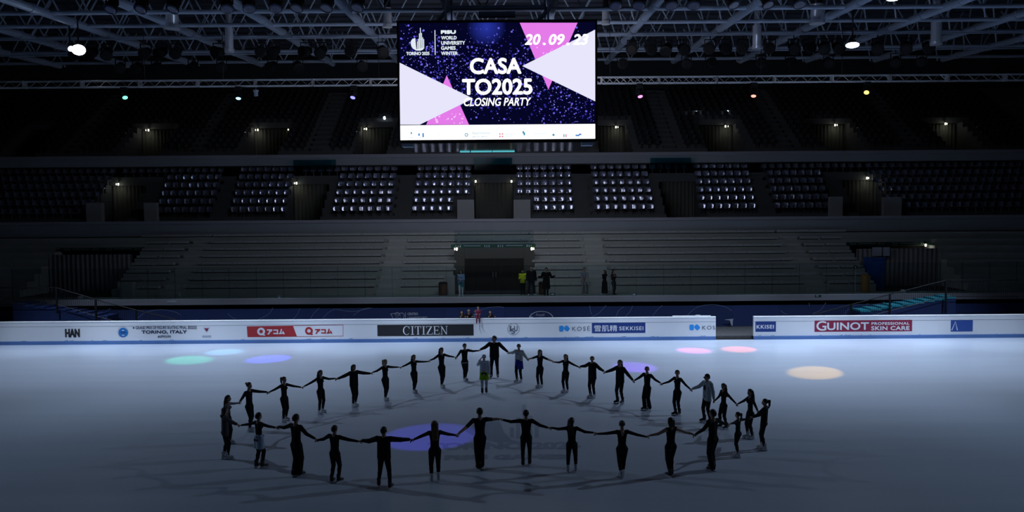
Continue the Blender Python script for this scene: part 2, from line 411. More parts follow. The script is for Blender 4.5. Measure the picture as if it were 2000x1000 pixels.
# low roof structure: main tubes along the hall, cross tubes, webs
def roof_z(y): return 7.2 + 9 + 0.051 * y
for X in (-36.5, -31, -25.5, -20.2, -14.4, -8.9, -3.4, 2.3, 7.8, 13.2, 18.6, 24, 29.5, 35):
    m = MB(); m.tube([(X, 32, roof_z(32)), (X, 67, roof_z(67))], 0.23, 12)
    for y in np.arange(33, 66, 4.1):
        m.tube([(X, y, roof_z(y)), (X + 0.9, y + 1.0, ceil_z(y + 1) - .1)], 0.055, 6); m.tube([(X, y + 2.05, roof_z(y + 2.05)), (X - 0.9, y + 1.0, ceil_z(y + 1) - .1)], 0.055, 6)
    for y in np.arange(36, 66, 4.1):
        m.tube([(X, y - 0.16, roof_z(y - .16)), (X, y + 0.16, roof_z(y + .16))], 0.27, 12)
    struct('roof_beam', m, M['steel'])
for y in (37.5, 41.6, 45.7, 49.7, 53.9, 60.2, 65.7):
    m = MB(); z = roof_z(y) + 0.02; m.tube([(-XW, y, z), (XW, y, z)], 0.12, 10)
    for X in np.arange(-40, 40, 5.5):
        m.tube([(X, y, z), (X + 1.4, y, ceil_z(y) - .05)], 0.045, 6); m.tube([(X, y, z), (X - 1.4, y, ceil_z(y) - .05)], 0.045, 6)
    struct('roof_cross_tube', m, M['steel'])
# ------------------------------------------------------------------ rink boards and advertisements
YA = YB - 0.012
gx0, gx1 = P(1398, 640, YB).x, P(1472, 640, YB).x
BH = 1.345
def board_run(x0, x1, label):
    r = empty('rink_board', ((x0 + x1) / 2, YB, 0)); tag(r, label, 'rink board', 'white boards round the ice')
    m = MB(); m.box(x0, x1, YB, YB + 0.16, 0.2, BH - 0.06); m.box(x0, x1, YB - .004, YB, BH - 0.31, BH - 0.295)
    for x in np.arange(math.ceil(x0 / 2.45) * 2.45, x1, 2.45): m.box(x - .006, x + .006, YB - 0.003, YB, 0.22, BH - .07)
    m.m[6:12] = [1] * 6; m.m[12:] = [2] * (len(m.m) - 12)
    m.build('panel', [M['white_board'], M['grey_ink'], M['paper']], r)
    m = MB(); m.bbox(x0, x1, YB - 0.03, YB + 0.2, BH - 0.07, BH, 0.02); m.build('top_rail', M['paper'], r)
    m = MB(); m.bbox(x0, x1, YB - 0.03, YB + 0.1, 0.0, 0.21, 0.015); m.build('kick_plate', M['kick'], r)
    m = MB()
    rnd = random.Random(int(x0 * 10))
    for k in range(int((x1 - x0) * 0.7)):
        x = rnd.uniform(x0, x1 - .5); w = rnd.uniform(.05, .35); m.poly([(x, .215), (x + w, .215), (x + w * .8, .225 + rnd.uniform(.005, .03)), (x + w * .2, .23)], YB - .003)
    m.build('scuff', M['kick'], r)
    return r
bl = board_run(-40, gx0, 'long run of white rink boards left of the gate gap')
br = board_run(gx1, 40, 'run of white rink boards right of the gate gap')

def advert(parent, name='advert', m=None, mats=None, label=None):
    o = m.build(name, mats, parent)
    if label: o['label'] = label
    return o
def sub(parent, m, name, mats):
    o = m.build(name, mats, None); o.parent = parent
    L = parent.parent.location
    for v in o.data.vertices: v.co -= L
    return o
def R_(m, x0, x1, y0, y1, mi=0, y=YA, th=0.006):
    a, b, z0, z1 = rectpx(x0, x1, y0, y1, y); m.poly([(a, z0), (b, z0), (b, z1), (a, z1)], y, mi, th); return a, b, z0, z1
def px2(px, py, y=YA):
    p = P(px, py, y); return (p.x, p.z)
def ringpoly(m, cx, cz, r0, r1, y, mi=0, n=40, sx=1.0):
    vs = []
    for k in range(n):
        t = 2 * math.pi * k / n
        vs += [(cx + r0 * sx * math.cos(t), y, cz + r0 * math.sin(t)), (cx + r1 * sx * math.cos(t), y, cz + r1 * math.sin(t))]
    m.add(vs, [(2 * k, 2 * k + 1, 2 * ((k + 1) % n) + 1, 2 * ((k + 1) % n)) for k in range(n)], mi)
def disc(m, cx, cz, r, y, mi=0, n=28, sx=1.0):
    m.add([(cx + r * sx * math.cos(2 * math.pi * k / n), y, cz + r * math.sin(2 * math.pi * k / n)) for k in range(n)], [tuple(range(n))], mi)
def stroke(m, pts, w, y, mi=0):
    """flat band following (x, z) points"""
    pts = [Vector((a, b)) for a, b in pts]; vs = []
    for i, p in enumerate(pts):
        d = (pts[min(i + 1, len(pts) - 1)] - pts[max(i - 1, 0)]).normalized(); nrm = Vector((-d.y, d.x)) * w / 2
        vs += [(p.x + nrm.x, y, p.y + nrm.y), (p.x - nrm.x, y, p.y - nrm.y)]
    m.add(vs, [(2 * i, 2 * i + 1, 2 * i + 3, 2 * i + 2) for i in range(len(pts) - 1)], mi)
def T_(m, s, x0, x1, y0, y1, y=YA - 0.004, **k):
    a, b, z0, z1 = rectpx(x0, x1, y0, y1, y); text_fit(m, s, a, b, z0, z1, y, **k)

# CITIZEN
m = MB(); R_(m, 737, 925, 634, 656); ad = advert(bl, m=m, mats=M['ink_black'], label='dark rectangular advert with white serif capitals')
x0, x1, z0, z1 = rectpx(787, 875, 637, 653.5, YA - .006)
def serif_word(m, word, x0, x1, z0, z1, y, mi=0):
    H = z1 - z0; w = {'C': .92, 'I': .45, 'T': .82, 'Z': .85, 'E': .82, 'N': 1.0}
    tot = sum(w[c] for c in word) + 0.10 * (len(word) - 1); k = (x1 - x0) / tot; x = x0
    th, tn, sf = 0.13 * H, 0.055 * H, 0.05 * H
    def bx(a, b, c, d): m.poly([(a, c), (b, c), (b, d), (a, d)], y, mi)
    for c in word:
        W_ = w[c] * k
        if c == 'C':
            cx, cz = x + W_ * .52, (z0 + z1) / 2; pts_o, pts_i = [], []
            for q in range(25):
                t = math.radians(48 + q * (312 - 48) / 24)
                pts_o.append((cx + W_ * .52 * math.cos(t), cz + H * .52 * math.sin(t)))
                pts_i.append((cx + .02 * W_ + W_ * .38 * math.cos(t), cz + H * .465 * math.sin(t)))
            for q in range(24): m.poly([pts_o[q], pts_o[q + 1], pts_i[q + 1], pts_i[q]], y, mi)
            bx(x + W_ * .86, x + W_ * .92, cz + H * .17, cz + H * .48)
        elif c == 'I':
            cx = x + W_ / 2; bx(cx - th / 2, cx + th / 2, z0, z1); bx(x, x + W_, z0, z0 + sf); bx(x, x + W_, z1 - sf, z1)
        elif c == 'T':
            cx = x + W_ / 2; bx(cx - th / 2, cx + th / 2, z0, z1); bx(x, x + W_, z1 - tn, z1); bx(cx - W_ * .22, cx + W_ * .22, z0, z0 + sf)
            bx(x, x + sf, z1 - H * .25, z1); bx(x + W_ - sf, x + W_, z1 - H * .25, z1)
        elif c == 'Z':
            bx(x + .03 * W_, x + W_ * .97, z1 - tn, z1); bx(x, x + W_, z0, z0 + tn)
            m.poly([(x, z0), (x + th * 1.3, z0), (x + W_ * .97, z1), (x + W_ * .97 - th * 1.3, z1)], y, mi)
            bx(x + .03 * W_, x + .03 * W_ + sf, z1 - H * .22, z1); bx(x + W_ - sf, x + W_, z0, z0 + H * .22)
        elif c == 'E':
            bx(x + W_ * .12, x + W_ * .12 + th, z0, z1); bx(x, x + W_ * .92, z1 - tn, z1); bx(x, x + W_, z0, z0 + tn); cz = (z0 + z1) / 2
            bx(x + W_ * .12, x + W_ * .7, cz - tn / 2, cz + tn / 2); bx(x + W_ * .68, x + W_ * .68 + sf, cz - H * .13, cz + H * .13)
            bx(x + W_ * .92 - sf, x + W_ * .92, z1 - H * .22, z1); bx(x + W_ - sf, x + W_, z0, z0 + H * .22)
        elif c == 'N':
            bx(x + W_ * .14, x + W_ * .14 + tn, z0, z1); bx(x + W_ * .84 - tn, x + W_ * .84, z0, z1)
            m.poly([(x + W_ * .04, z1), (x + W_ * .04 + th * 1.2, z1), (x + W_ * .84, z0), (x + W_ * .84 - th * .6, z0)], y, mi)
            bx(x, x + W_ * .3, z0, z0 + sf); bx(x, x + W_ * .2, z1 - sf, z1); bx(x + W_ * .68, x + W_, z1 - sf, z1)
        x += W_ + .10 * k
m = MB(); serif_word(m, 'CITIZEN', x0, x1, z0, z1, YA - .006); sub(ad, m, 'lettering', M['paper'])

# red and white advert in katakana
m = MB(); y = YA
m.poly([px2(482, 637.5), px2(572, 636), px2(580, 657.5), px2(483.5, 658.5)], y, 0, .006)
for (p, q) in (((572, 636), (670, 634.5)), ((670, 634.5), (670, 656.5)), ((670, 656.5), (579, 657.5))): stroke(m, [px2(*p), px2(*q)], 0.022, y - .001)
ad = advert(bl, m=m, mats=M['red'], label='red and white advert with ring logo and three katakana letters')
m = MB(); y = YA - .006
for cx, mi in ((510, 0), (603.3, 1)):
    c = px2(cx, 647.5 if mi == 0 else 646.3, y); ringpoly(m, c[0], c[1], .105, .225, y, mi); m.poly([(c[0] + .06, c[1] - .09), (c[0] + .24, c[1] - .2), (c[0] + .19, c[1] - .25), (c[0] + .02, c[1] - .2)], y - .002, mi)
T_(m, 'アコム', 521.5, 556, 642.5, 653.5, YA - .008, bold=.02, mi=0); T_(m, 'アコム', 615, 649, 642, 652.3, YA - .008, bold=.02, mi=1)
sub(ad, m, 'lettering', [M['paper'], M['red']])

# event title
m = MB(); T_(m, 'GRAND PRIX OF FIGURE SKATING FINAL 2022/23', 265, 384, 637, 642.7, bold=.003); T_(m, 'TORINO, ITALY', 276.5, 365, 645, 652.5, bold=.014); T_(m, '#GPFIGURE', 308, 334, 655, 660, bold=.003)
c = px2(261, 640.4); disc(m, c[0], c[1], .05, YA - .004)
advert(bl, m=m, mats=M['ink'], label='dark blue printed event title on the white board')
m = MB(); c = px2(240.5, 649.3); disc(m, c[0], c[1], .275, YA - .004); ringpoly(m, c[0] - .015, c[1] + .03, .30, .31, YA - .003, 2)
for dz, w in ((.12, .13), (.03, .3), (-.03, .3), (-.16, .14)): m.poly([(c[0] - w / 2, c[1] + dz - .022), (c[0] + w / 2, c[1] + dz - .022), (c[0] + w / 2, c[1] + dz + .022), (c[0] - w / 2, c[1] + dz + .022)], YA - .006, 1 if abs(dz) < .1 else 3)
advert(bl, m=m, mats=[mat('azure', (.01, .16, .45), .5), M['deep_blue'], M['purple'], M['paper']], label='round blue sticker')
m = MB(); c = px2(403.5, 643.5)
for k in range(12):
    t = math.radians(90 + k * 30); L = .24 if k in (2, 10) else (.2 if k == 6 else (.08 if k == 0 else .13))
    m.poly([(c[0] + .03 * math.cos(t + 1.2), c[1] + .03 * math.sin(t + 1.2)), (c[0] + L * math.cos(t), c[1] + L * math.sin(t)), (c[0] + .03 * math.cos(t - 1.2), c[1] + .03 * math.sin(t - 1.2))], YA - .004, 0)
disc(m, c[0], c[1], .05, YA - .006, 1)
for i, zz in enumerate((655.4, 657.6)):
    a, b, z0, z1 = rectpx(395, 412.5, zz, zz + 1.6, YA); m.poly([(a, z0), (b, z0), (b, z1), (a, z1)], YA - .004, 2)
advert(bl, m=m, mats=[M['purple'], M['red'], M['pale']], label='dark star shaped emblem')
# lettering cut by the picture's left edge
m = MB(); T_(m, 'HAN', 127, 156, 642, 659, bold=.03); advert(bl, m=m, mats=M['ink_black'], label='heavy black condensed letters')
# ISU
m = MB(); c = px2(1003, 642.7); ringpoly(m, c[0], c[1], .325, .345, YA - .004)
T_(m, 'I', 995.5, 998.5, 637, 647, bold=.012); T_(m, 'S', 998.5, 1006, 641.5, 652, bold=.008); T_(m, 'U', 1004, 1011, 636.5, 647, bold=.008)
stroke(m, [px2(994.5, 637), px2(999.5, 637)], .02, YA - .004); stroke(m, [px2(994.5, 647), px2(999.5, 647)], .02, YA - .004)
advert(bl, m=m, mats=M['grey_ink'], label='round emblem of three letters in a ring')
# KOSÉ and SEKKISEI (twice)
def blob(m, cx, cz, w, h, y, rot=0, r=.08):
    pts = []
    for q, (sx, sz) in enumerate(((1, 1), (-1, 1), (-1, -1), (1, -1))):
        for k in range(6):
            t = math.radians(q * 90 + k * 18); pts.append((sx * (w / 2 - r) + r * math.cos(t), sz * (h / 2 - r) + r * math.sin(t)))
    cr, sr = math.cos(rot), math.sin(rot); m.poly([(cx + a * cr - b * sr, cz + a * sr + b * cr) for a, b in pts], y)
def kose(parent, x, dy, cut=None):
    m = MB(); c = px2(x + 5, 641.8 + dy); blob(m, c[0], c[1], .26, .33, YA - .004); c = px2(x + 15.5, 641.5 + dy); blob(m, c[0], c[1], .26, .31, YA - .004, math.radians(45))
    advert(parent, 'logo', m, M['sky_blue'], 'two rounded bright blue shapes')
    m = MB()
    if cut: T_(m, 'KOS', x + 25.5, cut, 638.5 + dy, 646 + dy, spacing=1.25)
    else: T_(m, 'KOSÉ', x + 26, x + 60.5, 636 + dy, 646 + dy, spacing=1.25)
    advert(parent, m=m, mats=M['grey_ink'], label='thin grey capitals')
kose(bl, 1091.5, 0); kose(bl, 1346, -2.3, 1397)
m = MB(); R_(m, 1156, 1260.5, 630.5, 650.5); ad = advert(bl, m=m, mats=M['deep_blue'], label='dark blue advert with white characters and capitals')
m = MB(); T_(m, '雪肌精', 1160.5, 1205.5, 635, 647.5, YA - .008, bold=.003); T_(m, 'SEKKISEI', 1209.5, 1256.5, 637.5, 645, YA - .008, bold=.006, spacing=1.15); sub(ad, m, 'lettering', M['paper'])
m = MB(); R_(m, 1475.5, 1515.5, 628, 648); ad = advert(br, m=m, mats=M['deep_blue'], label='end of a dark blue advert cut by the gate gap')
m = MB(); T_(m, 'KKISEI', 1477.5, 1511.5, 634.5, 642, YA - .008, bold=.01, spacing=1.15); sub(ad, m, 'lettering', M['paper'])
# GUINOT
m = MB(); R_(m, 1591, 1781.5, 625.5, 647.5); ad = advert(br, m=m, mats=M['maroon'], label='wine red advert with white capitals')
m = MB(); T_(m, 'G', 1594.5, 1614, 627, 646, YA - .008, bold=.012); T_(m, 'UINOT', 1615.5, 1697, 629.5, 644.5, YA - .008, bold=.016); T_(m, 'PROFESSIONAL', 1702, 1776.5, 629, 634.5, YA - .008, bold=.008, spacing=1.08); T_(m, 'SKIN CARE', 1701.5, 1776.5, 636.8, 645, YA - .008, bold=.012, spacing=1.05); sub(ad, m, 'lettering', M['paper'])
m = MB(); R_(m, 1857, 1900, 625.5, 647.5); ad = advert(br, m=m, mats=M['blue'], label='blue advert at the far right end')
m = MB(); a, b, z0, z1 = rectpx(1859, 1866, 628, 645, YA - .006); stroke(m, [(a, z0), (b, z1), (b + .12, z0)], .05, YA - .006); sub(ad, m, 'lettering', M['paper'])

# pole lying along the top of the boards near the gate
p0, p1 = P(1313, 617.2, YB + .1), P(1388, 617.2, YB + .1)
m = MB(); m.tube([(p0.x, YB + .09, BH + .03), (p1.x, YB + .09, BH + .03)], .03); m.box(p0.x + 1.35, p0.x + 1.6, YB + .04, YB + .14, BH + .002, BH + .09)
tag(m.build('pole', M['paper'], loc=(p0.x, YB + .09, BH)), 'white pole lying on top of the boards left of the gate gap', 'pole')
# white bracket arm seen in the gate gap
m = MB(); q = P(1415, 624, 50.8)
m.poly([(q.x, q.z), (q.x + .55, q.z + .05), (q.x + .42, q.z - .07), (q.x + .35, q.z - .06)], 50.7, 0, .05)
m.poly([(q.x + .3, q.z + .02), (q.x + .5, q.z + .04), (q.x + .48, q.z - .38), (q.x + .40, q.z - .36)], 50.69, 0, .06)
tag(m.build('wall_bracket', M['pale'], loc=(q.x, 50.8, q.z)), 'small white angled bracket on the navy wall in the gate gap', 'bracket')

# ------------------------------------------------------------------ navy banner wall behind the boards
YW = 51.0
wx = [-XW] + [P(x, 610, YW).x for x in (350, 655, 870, 985, 1431, 1522, 1640)] + [XW]
labels = ['far left navy banner with thin pale arcs', 'navy banner behind the event title, pale arcs', 'navy banner with the white crest', 'navy banner behind the people at the boards',
          'navy banner with the white oval logo', 'navy banner seen through the gate gap', 'plain navy banner just right of the gate gap', 'far right navy banner behind the blue stairs']
BAN = []
for i in range(8):
    r = empty('banner', ((wx[i] + wx[i + 1]) / 2, YW, .2)); tag(r, labels[i], 'banner', 'navy banners along the walkway wall')
    m = MB(); m.box(wx[i] + .005, wx[i + 1] - .005, YW, YW + .05, 0.21, 1.52); m.build('cloth', M['navy'] if i % 2 == 0 else M['navy2'], r); BAN.append(r)
def arcs(parent, lst):
    m = MB()
    for (pts) in lst: 
        pts = [px2(a, b, YW - .005) for a, b in pts]
        # Catmull-like smoothing
        fine = []
        for i in range(len(pts) - 1):
            p0 = pts[max(i - 1, 0)]; p1 = pts[i]; p2 = pts[i + 1]; p3 = pts[min(i + 2, len(pts) - 1)]
            for k in range(8):
                t = k / 8
                fine.append(tuple(0.5 * (2 * p1[j] + (p2[j] - p0[j]) * t + (2 * p0[j] - 5 * p1[j] + 4 * p2[j] - p3[j]) * t * t + (3 * p1[j] - p0[j] - 3 * p2[j] + p3[j]) * t ** 3) for j in (0, 1)))
        fine.append(pts[-1]); stroke(m, fine, .028, YW - .006)
    m.build('printed_arc', M['arc'], parent)
arcs(BAN[0], [[(205, 613), (210, 606), (216, 603)], [(267, 623), (285, 610), (315, 605), (340, 609), (350, 613)]])
arcs(BAN[1], [[(350, 613), (353, 616)], [(445, 612), (452, 619), (462, 624)], [(505, 624), (525, 613), (533, 601)], [(571, 625), (581, 613), (586, 601)], [(606, 625), (612, 613), (624, 601)], [(630, 622), (643, 609), (655, 604)]])
arcs(BAN[2], [[(655, 604), (690, 608), (727, 601)], [(690, 616), (708, 604), (727, 601)]])
arcs(BAN[3], [[(932, 612), (948, 602), (975, 599), (984, 601)]])
arcs(BAN[4], [[(1152, 596), (1153, 607), (1156, 614)], [(1155, 619), (1170, 611), (1184, 596)], [(1203, 618), (1209, 606), (1219, 599)], [(1222, 617), (1230, 609), (1236, 597)], [(1275, 616), (1284, 605), (1294, 596)], [(1343, 615), (1362, 600), (1390, 595), (1415, 599), (1430, 607)]])
arcs(BAN[6], [[(1524, 606), (1530, 611), (1537, 614)], [(1580, 591), (1581, 598)], [(1587, 612), (1602, 606), (1613, 591)]])
arcs(BAN[7], [[(1650, 614), (1655, 606), (1672, 596), (1712, 594), (1728, 590)], [(1688, 608), (1692, 598), (1695, 592)]])
m = MB(); y = YW - .006
cs = [(763, 613), (771, 612), (776, 610), (780, 612), (786, 611), (790, 615), (788, 621), (790, 625), (765, 625), (767, 620), (763, 613)]
stroke(m, [px2(a, b, y) for a, b in cs], .035, y)
for a_, b_ in (((771, 613.5), (776, 611.8)), ((776, 611.8), (781, 614))): stroke(m, [px2(*a_, y), px2(*b_, y)], .02, y)
T_(m, 'CUS', 771, 782, 613.5, 617, y); stroke(m, [px2(772, 621, y), px2(776, 619, y), px2(781, 622, y), px2(783, 619, y)], .02, y)
stroke(m, [px2(792, 610, y), px2(792, 630, y)], .03, y)
T_(m, 'CENTRO', 796, 816.5, 610.5, 615.7, y, bold=.006); T_(m, 'UNIVERSITARIO', 796, 835, 618.5, 624, y, bold=.004)
m.build('printed_logo', M['pale'], BAN[2])
m = MB(); c = px2(1057, 622.3, y); ringpoly(m, c[0], c[1], .44, .48, y, 0, 48, 1.62)
T_(m, 'Fratelli', 1046.5, 1064, 612.5, 617.5, y, shear=.3); T_(m, 'Beretta', 1034, 1080, 618, 627.5, y, bold=.02)
m.build('printed_logo', M['pale'], BAN[4])

# ------------------------------------------------------------------ glass balustrade on the lower walkway, glass over the doorways
N_ = 0
gxs = np.arange(130 - 53 * 2, 1990, 53.0)
for i, x in enumerate(gxs):
    a, b = P(x, 560, 51.42).x, P(x + 53, 560, 51.42).x
    r = empty('glass_panel', ((a + b) / 2, 51.42, 2.13)); tag(r, f'clear glass barrier panel on the lower walkway edge, {ORD[i + 1]} from the left', 'glass panel', 'glass barrier along the lower walkway')
    m = MB(); m.box(a + .01, b - .01, 51.41, 51.425, 2.16, 4.1); m.build('pane', M['glass'], r)
    m = MB(); m.box(a - .006, a + .006, 51.40, 51.435, 2.16, 4.1); m.build('joint', M['black_metal'], r)
for (px0, px1, py0, py1, Y, s) in ((887, 965, 428, 481, 59.7, 'left half'), (965, 1042, 428, 481, 59.7, 'right half')):
    a, b, z0, z1 = rectpx(px0, px1, 450, py1, 58.3)
    m = MB(); m.box(a + .01, b - .01, 58.3, 58.32, z0, z1)
    tag(m.build('glass_panel', M['glass'], loc=((a + b) / 2, 58.3, z0)), f'dim glass screen above the centre doorway, {s}', 'glass panel')
for (px0, px1, py0, py1, s) in ((926, 1000, 308, 331, 'above the centre curtain'), (573, 656, 312, 330, 'above the doorway left of centre'), (1270, 1350, 308, 328, 'above the doorway right of centre')):
    a, b, z0, z1 = rectpx(px0, px1, py0, py1, 67.3)
    m = MB(); m.box(a, b, 67.3, 67.32, z0, z1); m.box(a, b, 67.28, 67.34, z0 - .06, z0)
    tag(m.build('glass_panel', M['teal_glass'], loc=((a + b) / 2, 67.3, z0)), f'teal tinted glass panel {s} in the middle stand', 'glass panel')

# exit signs and labels
def exit_sign(px, py, d, label, w=11, h=7):
    r = empty('exit_sign', P(px, py, 51.38)); tag(r, label, 'sign')
    m = MB(); R_(m, px - w / 2, px + w / 2, py - h / 2, py + h / 2, 0, 51.37, .012); m.build('panel', M['green_sign'], r)
    m = MB(); y = 51.362; c = px2(px, py, y); k = .032 * h / 7
    ringw = [(-w / 2 + .5, -h / 2 + .5), (w / 2 - .5, -h / 2 + .5), (w / 2 - .5, h / 2 - .5), (-w / 2 + .5, h / 2 - .5), (-w / 2 + .5, -h / 2 + .5)]
    stroke(m, [(c[0] + a * .032, c[1] + b * .032) for a, b in ringw], .012, y)
    m.poly([(c[0] - 3.2 * k * d, c[1] - .7 * k), (c[0] + .5 * k * d, c[1] - .7 * k), (c[0] + .5 * k * d, c[1] + .7 * k), (c[0] - 3.2 * k * d, c[1] + .7 * k)], y, 0)
    m.poly([(c[0] + .3 * k * d, c[1] - 2.3 * k), (c[0] + 3.2 * k * d, c[1]), (c[0] + .3 * k * d, c[1] + 2.3 * k)], y, 0)
    m.build('arrow', M['pale'], r)
exit_sign(546, 581, -1, 'small green sign with left pointing arrow on the walkway glass, left half')
exit_sign(1079, 575, 1, 'small green sign with right arrow at the feet of the man in long coat')
exit_sign(1238, 575, 1, 'small green right arrow sign on the walkway glass right of the woman in long dress')
m = MB(); R_(m, 1592, 1604, 576, 580, 0, 51.18, .02); R_(m, 1594, 1599, 577, 579, 1, 51.175)
tag(m.build('sign', [M['green_sign'], M['pale']], loc=P(1598, 578, 51.18)), 'tiny green label on the ledge below the right gangway', 'sign')
m = MB(); R_(m, 326, 344.5, 587.5, 590.8, 0, 51.18, .02); tag(m.build('sign', M['pale'], loc=P(335, 589, 51.18)), 'small white label on the ledge at the left', 'sign')

# ------------------------------------------------------------------ benches of the lower stand
secs = [(-24.8, -23.4, 'outer left pair, left half'), (-23.2, -21.95, 'outer left pair, right half'), (-20.25, -7.85, 'long left section'), (-6.15, -2.6, 'section left of the centre doorway'),
        (2.6, 6.15, 'section right of the centre doorway'), (7.85, 20.25, 'long right section'), (21.95, 23.2, 'outer right pair, left half'), (23.4, 24.8, 'outer right pair, right half')]
for i in range(8):
    y = T1['y0'] + i * T1['tread']; z = T1['z0'] + i * T1['rise']
    cx = CXF * y
    ss = secs if i < 7 else [(-25.5, -20.5, 'left part'), (-20.3, -2.6, 'middle left part'), (-2.5, 2.5, 'part over the centre doorway'), (2.6, 20.3, 'middle right part'), (20.5, 25.5, 'right part')]
    if i == 6: ss = ss[:4] + [(-2.5, 2.5, 'part over the centre doorway')] + ss[4:]
    for (a, b, s) in ss:
        if i == 0 and a == -24.8: a = -23.38; b = -23.1
        if i == 0 and a == -23.2: a = -23.05
        if i == 0 and b == -2.6: b = -3.25
        a += cx; b += cx
        r = empty('bench', ((a + b) / 2, y, z))
        tag(r, f'grey stadium bench, {ORD[i + 1]} row up, {s}', 'bench', 'grey benches of the lower stand')
        m = MB(); m.bbox(a, b, y - .03, y + .36, z + .055, z + .215, .012)
        m.build('seat_slab', M['bench'], r)
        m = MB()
        m.box(a + .03, b - .03, y + .02, y + .3, z, z + .055)  # near-black strip paints the shade in the slot under the slab
        m.build('shade_strip', M['bracket'], r)
        m = MB()
        for x in np.arange(a + .25, b, 1.05): m.box(x - .03, x + .03, y - .036, y - .028, z + .13, z + .16)
        bo = m.build('bolt', M['bracket'], r); bo['kind'] = 'stuff'

# ------------------------------------------------------------------ seats of the middle stand
def seat_proto():
    r = empty('stadium_seat', (0, 0, 0))
    n = 17
    def shell(prof, name, th=.018):
        m = MB(); vs = []
        for (yy, zz, ww, cv) in prof:
            for i in range(n):
                u = -1 + 2 * i / (n - 1); vs.append((u * ww * 1.16, yy - cv * .85 * u * u + (.006 * math.cos(u * 10.5) if name == 'backrest' else 0), zz * 1.04))
        h = len(prof); nv = len(vs)
        vs2 = [(x, y + th, z - th * .4) for x, y, z in vs]
        fs = [(a * n + b, a * n + b + 1, (a + 1) * n + b + 1, (a + 1) * n + b) for a in range(h - 1) for b in range(n - 1)]
        m.add(vs + vs2, fs + [tuple(nv + q for q in f[::-1]) for f in fs])
        ed = [i for i in range(n)] + [a * n + n - 1 for a in range(1, h)] + [(h - 1) * n + i for i in range(n - 2, -1, -1)] + [a * n for a in range(h - 2, 0, -1)]
        m.add(vs + vs2, [(ed[(q + 1) % len(ed)], ed[q], ed[q] + nv, ed[(q + 1) % len(ed)] + nv) for q in range(len(ed))])
        return m.build(name, M['seat'], None, smooth=True)
    bk = shell([(.02, .44, .20, .06), (.025, .50, .235, .08), (.033, .60, .245, .085), (.045, .70, .24, .085), (.062, .78, .225, .07), (.075, .81, .19, .05)], 'backrest'); bk.parent = r
    st = shell([(-.42, .40, .19, -.01), (-.43, .425, .225, -.0), (-.36, .43, .24, 0), (-.2, .41, .24, .01), (-.06, .41, .235, .03), (.01, .45, .21, .05)], 'seat_pan', .02); st.parent = r
    m = MB(); m.box(-.03, .03, -.22, -.12, .0, .40); m.box(-.16, .16, -.22, -.12, .36, .40); m.box(-.02, .02, -.02, .09, .36, .6)
    sp = m.build('support', M['black_metal'], None); sp.parent = r
    return r
proto = seat_proto()
blocks = [(-26.8, -22.2, 7, 'block left of the far left gangway'), (-20.9, -16.3, 7, 'block right of the far left gangway'), (-12.7, -7.9, 7, 'block left of the inner left gangway'), (-6.4, -1.8, 7, 'block just left of the centre curtain'),
          (1.8, 6.4, 7, 'block just right of the centre curtain'), (7.9, 12.7, 7, 'block right of the inner right gangway'), (16.3, 20.9, 7, 'block left of the far right gangway'), (22.2, 26.8, 7, 'block right of the far right gangway')]
first = True; NSEAT = 0
for i in range(6):
    y = T2['y0'] + i * T2['tread'] + .55; z = T2['z0'] + i * T2['rise']; cx = CXF * 66
    for bi, (a, b, n, s) in enumerate(blocks):
        sh = [-1.0, -.9, -.25, -.1, .1, .25, .9, 1.0][bi] * (i - 2.5) * .12
        for k in range(n):
            if i < 2 and ((bi == 3 and k >= 5) or (bi == 4 and k < 2)): continue
            if i == 5 and bi in (0, 7): continue
            x = cx + a + (b - a) * (k + .5) / n + sh
            o = proto if first else copy_tree(proto)
            first = False; NSEAT += 1
            o.location = (x, y, z); o.rotation_euler = (0, 0, random.uniform(-.05, .05))
            tag(o, f'glossy dark seat, {ORD[i + 1]} row up, {ORD[k + 1]} from left, {s}', 'seat', 'dark seats of the middle stand')
# the remaining seats of the dark ends, beyond the 300 largest
def seat_mass(name, spots, m, label, s=1.0):
    b = MB()
    for (x, y, z) in spots:
        b.box(x - .22, x + .22, y - .42, y, z + .38, z + .43)
        vs = []
        for zz, yy in ((.42, 0), (.6, .03), (.8, .09)):
            for u in (-1, -.5, 0, .5, 1): vs.append((x + u * .23, y + yy - .07 * u * u, z + zz))
        b.add(vs, [(r * 5 + c, r * 5 + c + 1, (r + 1) * 5 + c + 1, (r + 1) * 5 + c) for r in range(2) for c in range(4)])
        b.box(x - .03, x + .03, y - .2, y - .1, z, z + .38)
    o = b.build(name, m); tag(o, label, 'seats', kind='stuff'); return o
sp = []
for i in range(6):
    y = T2['y0'] + i * T2['tread'] + .55; z = T2['z0'] + i * T2['rise']
    for x in list(np.arange(-45, -31.2, .66)) + list(np.arange(31.2, 45, .66)): sp.append((x + CXF * 66, y, z))
    if i == 5:
        for a, b in ((-31, -22.2), (-16, -12.9), (12.9, 16), (22.2, 31)):
            for x in np.arange(a + .3, b, .66): sp.append((x + CXF * 66, y, z))
seat_mass('seat_rows', sp, M['seat'], 'dark seats at the two ends of the middle stand and over its side doorways')
sp = []
for i in range(13):
    y = T3['y0'] + i * T3['tread'] + .5; z = T3['z0'] + i * T3['rise']
    for x in np.arange(-46, 46, .66):
        if any(abs(x - q) < .9 for q in (-36, -25.2, -15.2, -5, 5, 15.2, 25.2, 36)): continue
        if i < 6 and any(a - .3 < x < b + .3 for a, b in P3): continue
        sp.append((x + CXF * 72, y, z))
seat_mass('seat_rows', sp, M['seat_dim'], 'unlit rows of seats of the dark upper stand')
